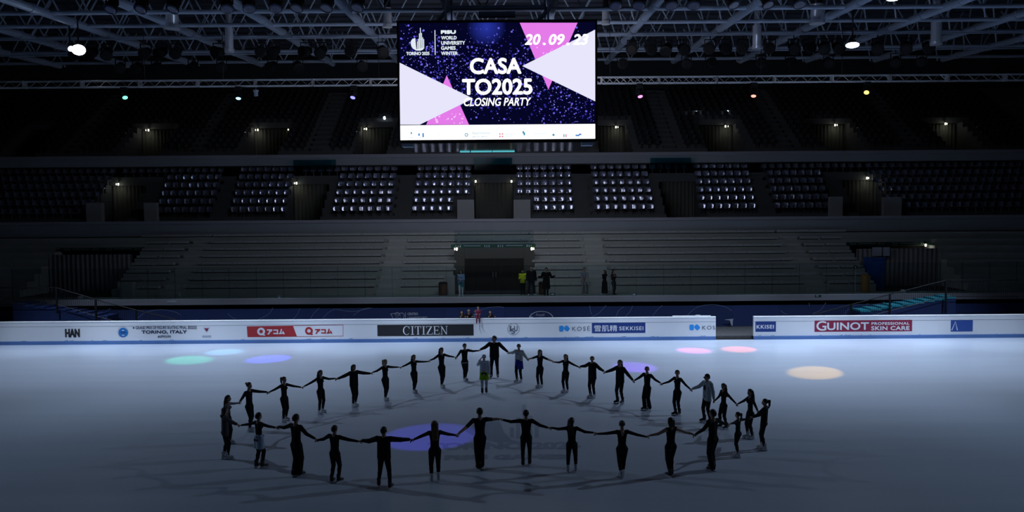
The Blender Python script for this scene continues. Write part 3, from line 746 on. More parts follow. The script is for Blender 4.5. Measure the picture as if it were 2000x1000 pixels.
# ------------------------------------------------------------------ scoreboard
YS = 40.0
sx0, sx1, sz0, sz1 = rectpx(780.5, 1162.5, 44, 272.5, YS)
SB = empty('scoreboard', ((sx0 + sx1) / 2, YS, sz0)); tag(SB, 'huge hanging video scoreboard with white triangles and closing party lettering', 'scoreboard')
M['s_bg'] = emat('s_bg', (0.002, 0.003, 0.035), 1.0)
M['s_white'] = emat('s_white', (1.0, 1.0, 1.0), 1.25)
M['s_lav'] = emat('s_lav', (0.80, 0.79, 0.96), 1.0)
M['s_pink'] = emat('s_pink', (0.78, 0.20, 0.82), 1.0)
M['s_pink2'] = emat('s_pink2', (0.95, 0.55, 0.97), 1.0)
M['s_b1'] = emat('s_b1', (0.025, 0.022, 0.30), 1.0)
M['s_b2'] = emat('s_b2', (0.14, 0.12, 0.78), 1.0)
M['s_b3'] = emat('s_b3', (0.32, 0.32, 0.95), 1.0)
M['s_grey'] = emat('s_grey', (0.75, 0.84, 0.90), 1.0)
M['s_teal'] = emat('s_teal', (0.06, 0.30, 0.42), 1.0)
M['s_faint'] = emat('s_faint', (0.72, 0.80, 0.86), 1.0)
M['s_red'] = emat('s_red', (0.75, 0.12, 0.22), 1.0)
M['s_blue'] = emat('s_blue', (0.08, 0.25, 0.62), 1.0)
M['underside'] = mat('underside', (0.02, 0.025, 0.03), 0.12, spec=0.8)
# background of the screen: a radial blue glimmer that is part of the video image
g = M['s_bg'].node_tree; e = g.nodes['Emission']
tc = g.nodes.new('ShaderNodeTexCoord'); vm = g.nodes.new('ShaderNodeVectorMath'); vm.operation = 'DISTANCE'
gp = P(950, 53, YS); vm.inputs[1].default_value = (gp.x - SB.location.x, 0, gp.z - sz0)
cr = g.nodes.new('ShaderNodeValToRGB'); cr.color_ramp.elements[0].color = (0.02, 0.035, 0.36, 1); cr.color_ramp.elements[1].position = .95; cr.color_ramp.elements[1].color = (0.0015, 0.0015, 0.018, 1)
g.links.new(tc.outputs['Object'], vm.inputs[0]); g.links.new(vm.outputs['Value'], cr.inputs[0]); g.links.new(cr.outputs[0], e.inputs[0])
DEP = 5.4
m = MB(); B_ = .10
m.box(sx0 - B_, sx1 + B_, YS + .03, YS + DEP, sz0 - .12, sz1 + .12)
m.build('casing', M['black'], SB)
m = MB()
for (a, b, c, d) in ((sx0 - B_, sx1 + B_, sz1, sz1 + .12), (sx0 - B_, sx1 + B_, sz0 - .12, sz0), (sx0 - B_, sx0, sz0, sz1), (sx1, sx1 + B_, sz0, sz1)): m.box(a, b, YS - .03, YS + .05, c, d)
m.build('frame', M['black_metal'], SB)
m = MB(); m.poly([(sx0, sz0), (sx1, sz0), (sx1, sz1), (sx0, sz1)], YS, 0, .02); SCR = m.build('screen', M['s_bg'], SB)
# the same board carries a screen towards the far stand
m = MB(); yb = YS + DEP + .01
m.add([(sx0, yb, sz0), (sx1, yb, sz0), (sx1, yb, sz1), (sx0, yb, sz1)], [(3, 2, 1, 0)], 0)
m.add([(sx0, yb + .01, sz0), (sx1, yb + .01, sz0), (sx1, yb + .01, sz0 + .75), (sx0, yb + .01, sz0 + .75)], [(3, 2, 1, 0)], 1)
m.add([(sx0, yb + .01, sz0 + 1.2), (sx0 + 3.6, yb + .01, sz0 + 2.3), (sx0, yb + .01, sz0 + 4)], [(2, 1, 0)], 1)
m.add([(sx1, yb + .01, sz0 + 1.6), (sx1 - 3.6, yb + .01, sz0 + 3.2), (sx1, yb + .01, sz0 + 4.8)], [(0, 1, 2)], 1)
m.build('rear_screen', [M['s_b1'], emat('s_rear', (.9, .92, 1), 9.0)], SB)
m = MB(); m.box(sx0 - .05, sx1 + .05, YS + .02, YS + DEP - .05, sz0 - .16, sz0 - .125); m.build('underside_panel', M['underside'], SB)
for x in (sx0 + .05, sx1 - .65): m = MB(); m.box(x, x + .55, YS + .1, YS + .7, sz0 - .30, sz0 - .16); m.build('corner_box', M['steel'], SB)
CY = emat('cyan_strip', (.10, .50, .58), 1.0)
for (pa, pb) in ((899, 918), (920, 961), (962, 1005)):
    m = MB(); m.box(P(pa, 290, YS + DEP).x, P(pb, 290, YS + DEP).x, YS + DEP - .3, YS + DEP - .2, sz0 - .21, sz0 - .16); m.build('edge_lamp', CY, SB)
def ssub(m, name, mats, label=None):
    o = m.build(name, mats, None); o.parent = SCR
    for v in o.data.vertices: v.co -= SB.location
    if label: o['label'] = label
    return o
def ZX(px, py, y=YS): 
    p = P(px, py, y); return (p.x, p.z)
Z1, Z2, Z3, Z4 = YS - .004, YS - .008, YS - .012, YS - .018
# sparkles
rnd = random.Random(11); m = MB()
def dot(px, py, r, mi, y=Z1):
    c = ZX(px, py); m.add([(c[0] + r * math.cos(k * math.pi / 4 + .39), y, c[1] + r * math.sin(k * math.pi / 4 + .39)) for k in range(8)], [tuple(range(8))], mi)
for k in range(1900):
    px = rnd.uniform(783, 1160); t = (px - 783) / 377
    band = 95 + 115 * t + 8 * math.sin(t * 7)
    py = rnd.gauss(band if rnd.random() < .65 else 150, 34 + 26 * t)
    if not (47 < py < 241): continue
    r = rnd.choice([.012, .015, .017, .02, .024, .03, .038, .052]); q = rnd.random()
    if r > .035: mi = 0 if q < .55 else 1
    else: mi = 0 if q < .36 else (1 if q < .74 else 2)
    dot(px, py, r, mi, Z1 - .0005 * mi)
o = ssub(m, 'sparkle', [M['s_b1'], M['s_b2'], M['s_b3']]); o['kind'] = 'stuff'
m = MB()
m.poly([ZX(1015, 44.5), ZX(1128, 44.5), ZX(1071, 175)], Z2, 0)
rr = random.Random(3)
for k in range(46):
    if k == 24:
        ssub(m, 'pink_triangle', [M['s_pink'], M['s_pink2']], 'pink triangle at the top right'); m = MB(); m.poly([ZX(872.5, 147), ZX(916, 243.5), ZX(832.5, 243.5)], Z2, 0)
    if k < 24: px, py = rr.uniform(1030, 1110), rr.uniform(70, 112)
    else: px, py = rr.uniform(850, 905), rr.uniform(222, 241)
    if k < 24 and abs(px - 1071) > (175 - py) * .4: continue
    c = ZX(px, py); r = rr.uniform(.02, .055); m.add([(c[0] + r * math.cos(q * math.pi / 4), Z2 - .001, c[1] + r * math.sin(q * math.pi / 4)) for q in range(8)], [tuple(range(8))], 1)
ssub(m, 'pink_triangle', [M['s_pink'], M['s_pink2']], 'pink triangle at the lower left')
m = MB(); m.poly([ZX(780.5, 122.5), ZX(924, 192.5), ZX(820, 243.5), ZX(780.5, 243.5)], Z3, 0); ssub(m, 'white_triangle', M['s_lav'], 'large pale triangle at the left'); m = MB(); m.poly([ZX(1162.5, 58), ZX(1162.5, 198), ZX(1020, 129)], Z3, 0)
ssub(m, 'white_triangle', M['s_lav'], 'large pale triangle at the right')
m = MB(); a, b, z0, z1 = rectpx(780.5, 1162.5, 243.5, 272.5, YS); m.poly([(a, z0), (b, z0), (b, z1), (a, z1)], Z3, 0); ssub(m, 'sponsor_strip', M['s_white'])
m = MB()
def ST(s, x0, x1, y0, y1, bold=0.0, **k):
    a, b, z0, z1 = rectpx(x0, x1, y0, y1, YS); text_fit(m, s, a, b, z0, z1, Z4, bold=bold, **k)
ST('CASA', 917.5, 1018.5, 113, 145, .034); ssub(m, 'lettering', M['s_white']); m = MB(); ST('TO2025', 902.5, 1040, 153.5, 185.5, .034); ssub(m, 'lettering', M['s_white']); m = MB(); ST('CLOSING PARTY', 906, 1037.5, 191, 207, .009, shear=.22)
ssub(m, 'lettering', M['s_white']); m = MB()
ST('20', 1024.5, 1056, 66.5, 88, .022, shear=.2); ST('.', 1060, 1066, 83.5, 88.5, .01); ST('09', 1071.5, 1103, 66.5, 88, .022, shear=.2); ST('.', 1106, 1112, 83.5, 88.5, .01); ST('23', 1118.5, 1149, 66.5, 88, .022, shear=.2)
ssub(m, 'lettering', M['s_white'])
m = MB()
ST('WORLD', 861.5, 892, 70.3, 77.5, .009); ST('UNIVERSITY', 861.5, 908.5, 80.2, 87.5, .009); ST('GAMES', 861.5, 890, 90.3, 97.7, .009); ST('WINTER', 861.5, 894, 100.7, 107.8, .009); ST('FISU', 861, 890.5, 59, 66.5, .022); ST('TORINO 2025', 793.5, 839, 101.3, 108, .009)
a, b, z0, z1 = rectpx(849, 850.6, 59, 107.5, YS); m.poly([(a, z0), (b, z0), (b, z1), (a, z1)], Z4, 0)
# emblem: a swoosh bowl and a stepped spire of bars
bars = [(815.3, 81, 97), (817.5, 76, 98), (819.3, 65.5, 98.5), (821.3, 54.5, 98.5), (823.6, 64.5, 98), (825.7, 73, 97.5), (827.8, 76.5, 95)]
for x, ya, yb_ in bars:
    a, b, z0, z1 = rectpx(x - .75, x + .75, ya, yb_, YS); m.poly([(a, z0), (b, z0), (b, z1), (a, z1)], Z4, 0)
m.poly([ZX(805.2, 76.5), ZX(811.2, 74.3), ZX(812.3, 86), ZX(813.4, 96.5), ZX(811, 97.8), ZX(806.5, 95), ZX(803.2, 90), ZX(802.3, 84.5), ZX(802.8, 80)], Z4, 0); m.poly([ZX(811, 97.8), ZX(813.4, 96.5), ZX(828.5, 93), ZX(826.5, 96.5), ZX(822, 99), ZX(814, 99)], Z4, 0)
ssub(m, 'emblem', M['s_grey'])
m = MB(); y = Z4
ST('Dipartimento', 923, 957, 258, 263, 0, mi=0); ST('per lo Sport', 923, 953, 264.5, 269, 0, mi=0)
LG = {}
c = ZX(911, 263.5); ringpoly(m, c[0], c[1], .05, .085, y, 0)
for px, py, w, h, mi in ((803.5, 260, 2.5, 4, 0), (818.5, 263, 3, 5, 2), (826.5, 264, 3, 8, 2), (821.5, 268.5, 4, 2, 3), (976.5, 261.7, 2.6, 2.6, 1), (981.5, 261.7, 2.6, 2.6, 1), (976.5, 266.7, 2.6, 2.6, 1), (981.5, 266.7, 2.6, 2.6, 1),
                         (1022, 258.5, 3, 5, 0), (1024, 261.5, 3, 6, 0), (1081, 263.5, 4, 4, 0), (1101.5, 265, 2, 6, 0), (1105.5, 265, 2, 6, 1), (1133, 262.5, 5, 3, 2), (1128, 264.5, 8, 3, 2),
                         (799, 269, 1.5, 2, 3), (804, 269, 6, 1.6, 3), (840, 263, 14, .8, 3), (838, 265.5, 10, .8, 3), (857, 262.5, 2, 2, 3), (879, 256, 9, 1, 3), (879, 259, 10, .8, 3), (879, 262, 9, .8, 3), (879, 265, 8, .8, 3), (895, 258, .5, 20, 3), (964, 258, .5, 18, 3),
                         (994, 262, 17, 1.4, 3), (993, 266, 15, 1.4, 3), (1055, 261, 26, 1.3, 3), (1144, 258, 8, .8, 3), (1146, 261, 13, .8, 3), (1144, 264, 9, .8, 3), (1142, 267, 7, .8, 3)):
    a, b, z0, z1 = rectpx(px - w / 2, px + w / 2, py - h / 2, py + h / 2, YS); key = round(px / 22)
    LG.setdefault(key, MB()).poly([(a, z0), (b, z0), (b, z1), (a, z1)], y, mi)
for m in [m] + list(LG.values()): ssub(m, 'sponsor_logo', [M['s_teal'], M['s_red'], M['s_blue'], M['s_faint']])
# suspension frame above
m = MB(); zt = sz1 + .12
cxs = (sx0 + sx1) / 2
for x in (cxs - 2.5, cxs + 2.5):
    for y in (YS + .6, YS + 4.5): m = MB(); m.tube([(x, y, zt), (x, y, roof_z(y) + .5)], .05); m.build('hanger', M['steel'], SB)
    m = MB(); m.tube([(x - .6, YS + 1, zt + .05), (x + .2, YS + 1, zt + .9)], .10); m.build('brace', M['steel'], SB)
m = MB(); m.tube([(cxs - 2.3, YS + 1, zt + .85), (cxs + 2.3, YS + 1, zt + .85)], .11); m.build('spreader_tube', M['steel'], SB); m = MB(); m.tube([(cxs - .9, YS + .8, zt + .45), (cxs + .9, YS + .8, zt + .45)], .16); m.build('spreader_tube', M['steel'], SB); m = MB(); m.tube([(cxs - 2.3, YS + 4, zt + .85), (cxs + 2.3, YS + 4, zt + .85)], .11)
m.build('spreader_tube', M['steel'], SB)

# ------------------------------------------------------------------ lighting truss with moving heads
YT = 50.0
zt0, zt1 = P(1000, 163.5, YT).z, P(1000, 151.5, YT).z
TR = empty('lighting_truss', (0, YT, zt0)); tag(TR, 'long thin aluminium lattice truss hanging across the whole hall', 'truss')
m = MB(); m2 = MB(); m3 = MB()
for y in (YT, YT + .38):
    for z in (zt0, zt1): m.tube([(-XW, y, z), (XW, y, z)], .028, 6)
n = 0
for x in np.arange(-40, 40, .42):
    seg = int((x + 40) / 3.5)
    za, zb = (zt0, zt1) if n % 2 == 0 else (zt1, zt0)
    m2.tube([(x, YT, za), (x + .42, YT, zb)], .012, 5)
    if seg in (12, 13, 14): m2.tube([(x, YT, zb), (x + .42, YT, za)], .012, 5)
    m2.tube([(x, YT, zt0), (x + .42, YT + .38, zt0)], .010, 4); n += 1
for x in np.arange(-40, 40, 3.5): m3 = MB(); m3.box(x - .045, x + .045, YT - .03, YT + .41, zt0 - .03, zt1 + .03); m3.build('joint_plate', M['truss'], TR)
m.build('chord', M['truss'], TR); m2.build('lattice', M['truss'], TR);
for px in (280, 434, 739, 1192, 1488, 1647): 
    x = P(px, 150, YT).x; m = MB(); m.tube([(x, YT + .19, zt1), (x, YT + .19, roof_z(YT))], .018, 6); m.build('hanger', M['black_metal'], TR)

heads = [('cyan lit', (240, 187.5), (369, 703), (0.03, 0.85, 0.38), 'cyan glowing moving head lamp under the truss at far left', 2.25, 10500),
         ('pale blue', (464, 188), (437, 687.5), (0.25, 0.70, 1.0), 'pale blue glowing moving head lamp under the truss, second from left', 1.95, 6000),
         ('violet blue', (690, 187), (525, 701), (0.10, 0.10, 1.0), 'violet blue moving head lamp under the truss just left of scoreboard', 2.15, 16000),
         ('pink', (1250, 184.5), (1355, 684.5), (1.0, 0.12, 0.80), 'pink glowing moving head lamp under the truss right of the scoreboard', 1.8, 13000),
         ('orange', (1474, 183.5), (1443, 682), (1.0, 0.16, 0.10), 'orange glowing moving head lamp under the truss, second from right', 1.85, 15000),
         ('yellow', (1696, 178.5), (1592, 727), (1.0, 0.52, 0.02), 'yellow glowing moving head lamp under the truss at far right', 2.35, 17000)]
spot_mats = {}
for nm, hp, pool, colr, lab, w, pw in heads:
    hx = P(hp[0], hp[1], YT); top = zt0 - .02
    tgt = G(*pool); d = (tgt - hx).normalized()
    r = empty('moving_head_lamp', (hx.x, YT + .19, top)); tag(r, lab, 'stage lamp', 'moving head lamps on the lattice truss')
    c = Vector((hx.x, YT + .19, hx.z + .12))
    m = MB(); m.box(c.x - .17, c.x + .17, YT + .05, YT + .33, top - .22, top); m.build('base', M['black_metal'], r)
    m = MB()
    for s in (-1, 1): m.box(c.x + s * .19 - .03, c.x + s * .19 + .03, YT + .12, YT + .26, c.z - .08, top - .2)
    m.box(c.x - .22, c.x + .22, YT + .1, YT + .28, top - .28, top - .2); m.build('yoke', M['black_metal'], r)
    m = MB(); m.lathe([(.05, -.24), (.13, -.22), (.15, -.05), (.15, .12), (.17, .16), (.17, .26)], c, 18, axis=d); hd = m.build('head', M['black_metal'], r, smooth=False)
    lm = emat('lens_' + nm.replace(' ', '_'), tuple(min(1, q * .85 + .12) for q in colr), 2.6)
    m = MB(); m.lathe([(.15, .262), (.13, .285), (.06, .30)], c, 18, axis=d); ln = m.build('lens', lm, None); ln.parent = hd
    for v in ln.data.vertices: v.co -= r.location
    L = c + d * .42; dist = (tgt - L).length
    lamp('beam', 'SPOT', L, tgt, pw, colr, .02, 2 * math.atan(w / 2 / dist) * 1.12, .5, parent=r)
# two beams that come from heads above the frame
lamp('beam', 'SPOT', (-7, 18, 17.5), G(838, 853), 5000, (0.12, 0.10, 1.0), .03, 2 * math.atan(1.5 / 18.3), .35)
lamp('beam', 'SPOT', (9, 22, 17.5), G(1240, 717), 26000, (0.30, 0.06, 1.0), .03, 2 * math.atan(1.15 / 24), .6)
# small grey box on a rod below the truss
q = P(500, 182, YT)
r = empty('hanging_sensor', (q.x, YT, zt0)); tag(r, 'small grey box hanging on a rod below the truss', 'sensor')
m = MB(); m.tube([(q.x, YT, zt0 - .028), (q.x, YT, q.z + .2)], .015, 6); m.build('rod', M['steel'], r)
m = MB(); m.lathe([(.1, .2), (.16, .18), (.16, .1), (.12, .08), (.13, -.16), (.1, -.18)], (q.x, YT, q.z), 14); m.build('housing', M['steel'], r)

# ------------------------------------------------------------------ rows of dark stage lamps in the roof
def can(x, y, z, name, label, group, s=1.0, yaw=0.0, pitch=-.5, lens=None, parent_bar=None):
    r = empty('stage_lamp', (x, y, z)); tag(r, label, 'stage lamp', group)
    d = Vector((math.sin(yaw) * math.cos(pitch), -math.cos(yaw) * math.cos(pitch), math.sin(pitch)))
    m = MB(); m.lathe([(.10 * s, -.28 * s), (.20 * s, -.24 * s), (.24 * s, -.05 * s), (.25 * s, .18 * s), (.30 * s, .22 * s), (.30 * s, .30 * s)], (x, y, z), 16, axis=d); m.build('housing', M['lamp_black'], r)
    m = MB(); m.lathe([(.26 * s, .301 * s), (.20 * s, .32 * s)], (x, y, z), 16, axis=d); m.build('lens', lens or M['dark_lens'], r)
    m = MB()
    for q in (-1, 1): m.box(x + q * .27 * s - .02, x + q * .27 * s + .02, y - .04, y + .04, z - .02, z + .42 * s)
    m.box(x - .29 * s, x + .29 * s, y - .04, y + .04, z + .40 * s, z + .44 * s); m.tube([(x, y, z + .43 * s), (x, y, z + .62 * s)], .03, 6); m.build('yoke', M['lamp_black'], r)
M['dark_lens'] = mat('dark_lens', (.006, .006, .008), .5, spec=.15)
M['blue_lens'] = mat('blue_lens', (.015, .03, .12), .2, spec=.6)
rowA = [149, 180, 209, 285, 315, 344, 427, 509, 536, 598, 628, 687, 747, 1236, 1270, 1302, 1334, 1387, 1415, 1451, 1504, 1550, 1579, 1609, 1636, 1714, 1770, 1812]
rowB = [235, 268, 305, 377, 433, 532, 582, 707, 1215, 1341, 1387, 1486, 1543, 1618, 1749, 1800]
rowC = [219, 278, 341, 443, 486, 539, 582, 640, 700, 1202, 1249, 1310, 1355, 1430, 1497, 1560]
for row, yy, Y, s, nm in ((rowA, 97, 52.0, 1.25, 'upper far row of dark stage lamps'), (rowB, 125, 56.0, 1.2, 'lower far row of dark stage lamps'), (rowC, 4, 34.0, .9, 'near row at the top edge')):
    zb = P(1000, yy, Y).z + .62 * s + .046
    m = MB(); m.tube([(-38, Y, zb), (38, Y, zb)], .045, 8)
    for x in np.arange(-36, 37, 6): m.tube([(x, Y, zb), (x, Y, roof_z(Y))], .02, 6)
    tag(m.build('lamp_bar', M['steel'], loc=(0, Y, zb)), f'long horizontal pipe carrying the {nm}', 'pipe')
    for k, px in enumerate(row):
        p = P(px, yy, Y)
        can(p.x, Y, P(1000, yy, Y).z, 'stage_lamp', f'black stage lamp, {ORD[k + 1]} from left in the {nm}', nm, s, random.uniform(-.5, .5), -1.0 if nm[0] == 'n' else random.uniform(-.7, -.2), M['blue_lens'] if nm[0] == 'n' else None)

# flood lamps that are lit
def flood(px, py, Y, d, r_, label, strength, glow):
    p = P(px, py, Y); d = Vector(d).normalized()
    r = empty('flood_lamp', p); tag(r, label, 'flood lamp')
    m = MB(); m.lathe([(.1 * r_, -.9 * r_), (.45 * r_, -.7 * r_), (.75 * r_, -.25 * r_), (1.05 * r_, 0), (1.05 * r_, .06 * r_)], p, 22, axis=d); m.build('reflector', M['black_metal'], r)
    m = MB(); m.lathe([(1.0 * r_, .07 * r_), (.8 * r_, .10 * r_), (.3 * r_, .12 * r_)], p, 22, axis=d); m.build('glowing_lens', emat('flood_glow', (.80, .88, 1.0), strength), r)
    m = MB(); q = p - d * r_ * .5; m.tube([q, (q.x, q.y, ceil_z(q.y) - .02)], .04, 6); m.build('hanger', M['black_metal'], r)
flood(153.5, 97, 47, (.35, -.6, -.72), .36, 'brightly lit round white flood lamp at the far left', 30, 1)
flood(138, 95, 49, (.8, -.5, -.5), .16, 'small lit flood lamp partly hidden beside the far left one', 14, 1)
flood(1665, 87.5, 47, (-.1, -.25, -1), .36, 'lit flood lamp at the right, seen as a flat white ellipse', 30, 1)
flood(1745, -6, 42, (-.1, -.3, -1), .36, 'lit flood lamp cut by the top edge at the right', 30, 1)

# air ducts hanging from the roof
def duct(px0, px1, py0, py1, Y, label, flange=None, neck=None):
    cx = (px0 + px1) / 2; x = P(cx, py1, Y).x; rad = (px1 - px0) / 2 / FPX * Y
    z0 = P(cx, py1, Y).z; z1 = P(cx, py0, Y).z
    r = empty('air_duct', (x, Y, z0)); tag(r, label, 'air duct', 'silver air ducts in the roof')
    fl = flange or rad
    m = MB(); m.lathe([(rad, .18), (rad, z1 - z0), (rad * .9, z1 - z0 + .02)], (x, Y, z0), 24); m.build('pipe', M['duct'], r, smooth=False)
    m = MB(); m.lathe([(fl * .85, 0), (fl, .01), (fl, .20), (rad * .98, .22)], (x, Y, z0), 24); m.build('flange', M['duct'], r)
    m = MB(); nr = neck or rad * .8; m.lathe([(nr, z1 - z0), (nr, ceil_z(Y) - z0 - .3)], (x, Y, z0), 20); m.build('neck', M['duct'] if neck else M['black_metal'], r)
duct(324.5, 348.5, 17, 57, 46, 'wide silver air duct with flange, leftmost of the ducts', .42)
duct(440.5, 456, 56, 103, 50, 'long slim silver air duct, second from left', .29, .19)
duct(749, 765, 16, 54, 48, 'dark silver air duct left of the scoreboard', .27)
duct(1176, 1190, 15, 48, 48, 'slim silver air duct right of the scoreboard', .25)
duct(1470, 1486.5, 50, 96, 50, 'long slim silver air duct at the right', .29, .17)
duct(1583.5, 1608, 9, 47, 46, 'wide silver air duct with flange at the right', .42)
duct(1818.5, 1838, 44, 88, 50, 'silver air duct at the far right', .36, .22)

# ------------------------------------------------------------------ doorway lamps
LAMPS = []
def wall_lamp(px, py, Y, label, power=10, two=0, big=1.0, color=(1.0, .96, .78), m_=None, tread=None):
    p = P(px, py, Y)
    r = empty('emergency_lamp', p); tag(r, label, 'emergency lamp', 'small lit lamps at the doorways')
    m = MB(); m.box(p.x - .07 * big, p.x + .07 * big, Y - .06, Y + .06, p.z + .09 * big, p.z + .15 * big); m.tube([(p.x, Y, p.z + .12), (p.x, Y + .25, p.z + .3)] if tread is None else [(p.x, Y + .03, p.z + .12), (p.x, Y + .12, p.z), (p.x, Y + .12, tread)], .02, 6); m.build('bracket', M['black_metal'], r)
    m = MB(); m.lathe([(.03 * big, -.11 * big), (.06 * big, -.08 * big), (.065 * big, .04 * big), (.04 * big, .08 * big)], p, 12); m.build('bulb', m_ or M['lamp_on'], r)
    if two:
        m = MB(); x = p.x + two / FPX * Y; m.lathe([(.02, -.08), (.028, -.07), (.028, .05), (.02, .06)], (x, Y, p.z), 10); m.build('second_bulb', m_ or M['lamp_on'], r)
    if power: lamp('glow', 'POINT', (p.x, Y - .16, p.z - .22), None, power * .33, color, .08, parent=r)
for px, py, two, s in ((290, 254, -5, 'second doorway from left, left corner'), (503.5, 253.5, -4.5, 'third doorway from left, left corner'), (715.5, 251.5, -4, 'doorway left of scoreboard, left corner'),
                       (1203, 248, 4, 'doorway right of scoreboard, right corner'), (1417, 246.5, 5, 'third doorway from right, right corner'), (1631, 244, 4, 'second doorway from right, right corner'), (1846.5, 241.5, 3, 'rightmost doorway, right corner')):
    wall_lamp(px, py, 75.08, f'small lit lamp in the dark upper stand, {s}', 9, two)
for px, py, s in ((348, 253, 'second doorway from left, right corner'), (563, 253, 'third doorway from left, right corner'), (1358, 247, 'third doorway from right, left corner')):
    wall_lamp(px, py, 75.08, f'faint small lamp in the dark upper stand, {s}', 0, 0, .7)
for px, py, two, s in ((231, 359.5, -4, 'far left doorway'), (579, 357.5, -4, 'doorway left of centre'), (929, 354, 0, 'centre doorway, left corner'), (999, 354, 0, 'centre doorway, right corner'), (1693.5, 347.5, 3, 'far right doorway')):
    wall_lamp(px, py, 67.93, f'small lit lamp in the middle stand, {s}', 3 if 900 < px < 1010 else 9, two)
for px, py, two, s in ((892, 486, -4, 'left corner of the centre doorway'), (1038.5, 485.5, 4, 'right corner of the centre doorway'), (1808, 478.5, 0, 'right outer doorway')):
    wall_lamp(px, py, 58.28 if px > 1500 else 53.1, f'small lit lamp in the lower stand, {s}', 6 if px > 1500 else 2.5, two, 1.0)
def tread3(Y): return T3['z0'] + T3['rise'] * int((Y + .12 - T3['y0']) / T3['tread'])
wall_lamp(751, 230, 75.5, 'bright white spot lamp in the upper stand beside the scoreboard, left', 8, 0, 1.5, (.8, .9, 1), M['lamp_white'], tread3(75.5))
wall_lamp(1360, 219.5, 76.3, 'bright white lamp among the upper seats right of the scoreboard', 8, 0, 1.3, (.8, .9, 1), M['lamp_white'], tread3(76.3))
wall_lamp(1421.5, 217.5, 76.3, 'small white lamp in the upper stand above the third doorway from right', 3, 0, .9, (.8, .9, 1), M['lamp_white'], tread3(76.3))

# ------------------------------------------------------------------ bins, booth, stairs and handrails
def bin_(px, pyb, pyt, w, Y, label, color, zf):
    p = P(px, pyb, Y); x = p.x; h = (pyb - pyt) / FPX * Y; r_ = w / 2 / FPX * Y
    r = empty('waste_bin', (x, Y, zf)); tag(r, label, 'bin')
    mm_ = mat('bin_wood', color, .6, noise=.2, nscale=8)
    m = MB(); m.lathe([(r_ * .92, 0), (r_, .04), (r_, h * .86)], (x, Y, zf), 20); m.build('body', mm_, r)
    m = MB(); m.lathe([(r_ * 1.06, h * .86), (r_ * 1.06, h * .93), (r_ * .8, h), (r_ * .5, h * 1.02)], (x, Y, zf), 20); m.build('lid', M['bracket'] if label[0] != 'o' else mm_, r)
bin_(865.5, 569, 543, 17, 52.7, 'brown wooden waste bin left of the centre doorway', (.13, .07, .045), 2.13)
bin_(1058.5, 571, 546, 13, 52.7, 'brown waste bin behind the man in the long coat', (.13, .07, .045), 2.13)
bin_(1690, 566, 531, 15, 52.7, 'orange brown waste bin at the right end of the benches', (.36, .17, .04), 2.13)
bn = [P(x, 560, 54.6) for x in (1699, 1727)]
r = empty('booth', ((bn[0].x + bn[1].x) / 2, 54.6, 2.13)); tag(r, 'blue box shaped booth in the right outer doorway', 'booth')
m = MB(); m.box(bn[0].x, bn[1].x, 54.6, 55.6, 2.13, 4.15); m.box(bn[0].x - .05, bn[1].x + .05, 54.5, 55.65, 4.15, 4.24); m.build('cabinet', mat('booth_blue', (.01, .06, .28), .5), r)
m = MB(); m.box(bn[0].x + .1, bn[1].x - .1, 54.58, 54.6, 2.9, 4.0); m.build('front_panel', mat('booth_panel', (.012, .075, .32), .4), r)
q = P(1725, 490, 56.5); m = MB(); m.box(q.x - .75, q.x - .1, 56.5, 56.52, q.z - .35, q.z + .25); m.box(q.x + .0, q.x + .45, 56.5, 56.52, q.z - .35, q.z + .25)
tag(m.build('notice_board', M['pale'], loc=q), 'pale double notice board on the wall behind the blue booth', 'notice board')
q = P(1671, 522, 52.2)
r = empty('sign_stand', (q.x, 52.2, 2.13)); tag(r, 'thin stand with round dark sign at the right end of the benches', 'sign')
m = MB(); m.tube([(q.x, 52.2, 2.13), (q.x, 52.2, q.z)], .02, 6); m.build('pole', M['steel'], r)
m = MB(); m.lathe([(.13, 0), (.13, .02)], (q.x, 52.2, q.z), 16, 0, (0, -1, 0)); m.box(q.x - .05, q.x + .04, 52.17, 52.18, q.z - .07, q.z + .05, 1); m.build('disc', [M['bracket'], M['pale']], r)
p = P(1764, 543, 52.4); m = MB(); m.box(p.x - .12, p.x + .12, 52.3, 52.5, 2.13, 2.3); m.box(p.x - .1, p.x + .1, 52.28, 52.3, 2.16, 2.28)
tag(m.build('floor_box', M['paper'], loc=(p.x, 52.4, 2.13)), 'small white box on the floor before the right grey curtain', 'box')
p = P(157, 556, 52.4); m = MB(); m.box(p.x - .12, p.x + .12, 52.3, 52.5, 2.13, 2.28); m.box(p.x - .1, p.x + .1, 52.28, 52.3, 2.16, 2.26)
tag(m.build('floor_box', M['paper'], loc=(p.x, 52.4, 2.13)), 'small white box on the floor before the left grey curtain', 'box')

def stairs(sgn, label, m_):
    n = 9; xa = P(1676, 613, 49.6).x if sgn > 0 else P(215, 613, 49.6).x; xb = P(1862, 578, 49.6).x if sgn > 0 else P(30, 578, 49.6).x
    r = empty('staircase', (xa, 49.6, .2)); tag(r, label, 'stairs')
    za, zb = 1.25, 2.13
    for i in range(n):
        x0 = xa + (xb - xa) * i / n; x1 = xa + (xb - xa) * (i + 1) / n
        m = MB(); m.box(min(x0, x1), max(x0, x1), 49.3, 50.7, 0.2 , za + (zb - za) * (i + 1) / n - .11); m.box(min(x0, x1), max(x0, x1), 49.28, 50.7, za + (zb - za) * (i + 1) / n - .11, za + (zb - za) * (i + 1) / n, 1); m.m[6:] = [1] * 6
        m.build('step', m_, r)
    return xa, xb
stairs(1, 'teal blue steps climbing right to the lower walkway behind the boards', [M['navy'], M['teal_stair']])
stairs(-1, 'dark steps climbing left to the lower walkway behind the boards', [M['navy'], M['navy2']])
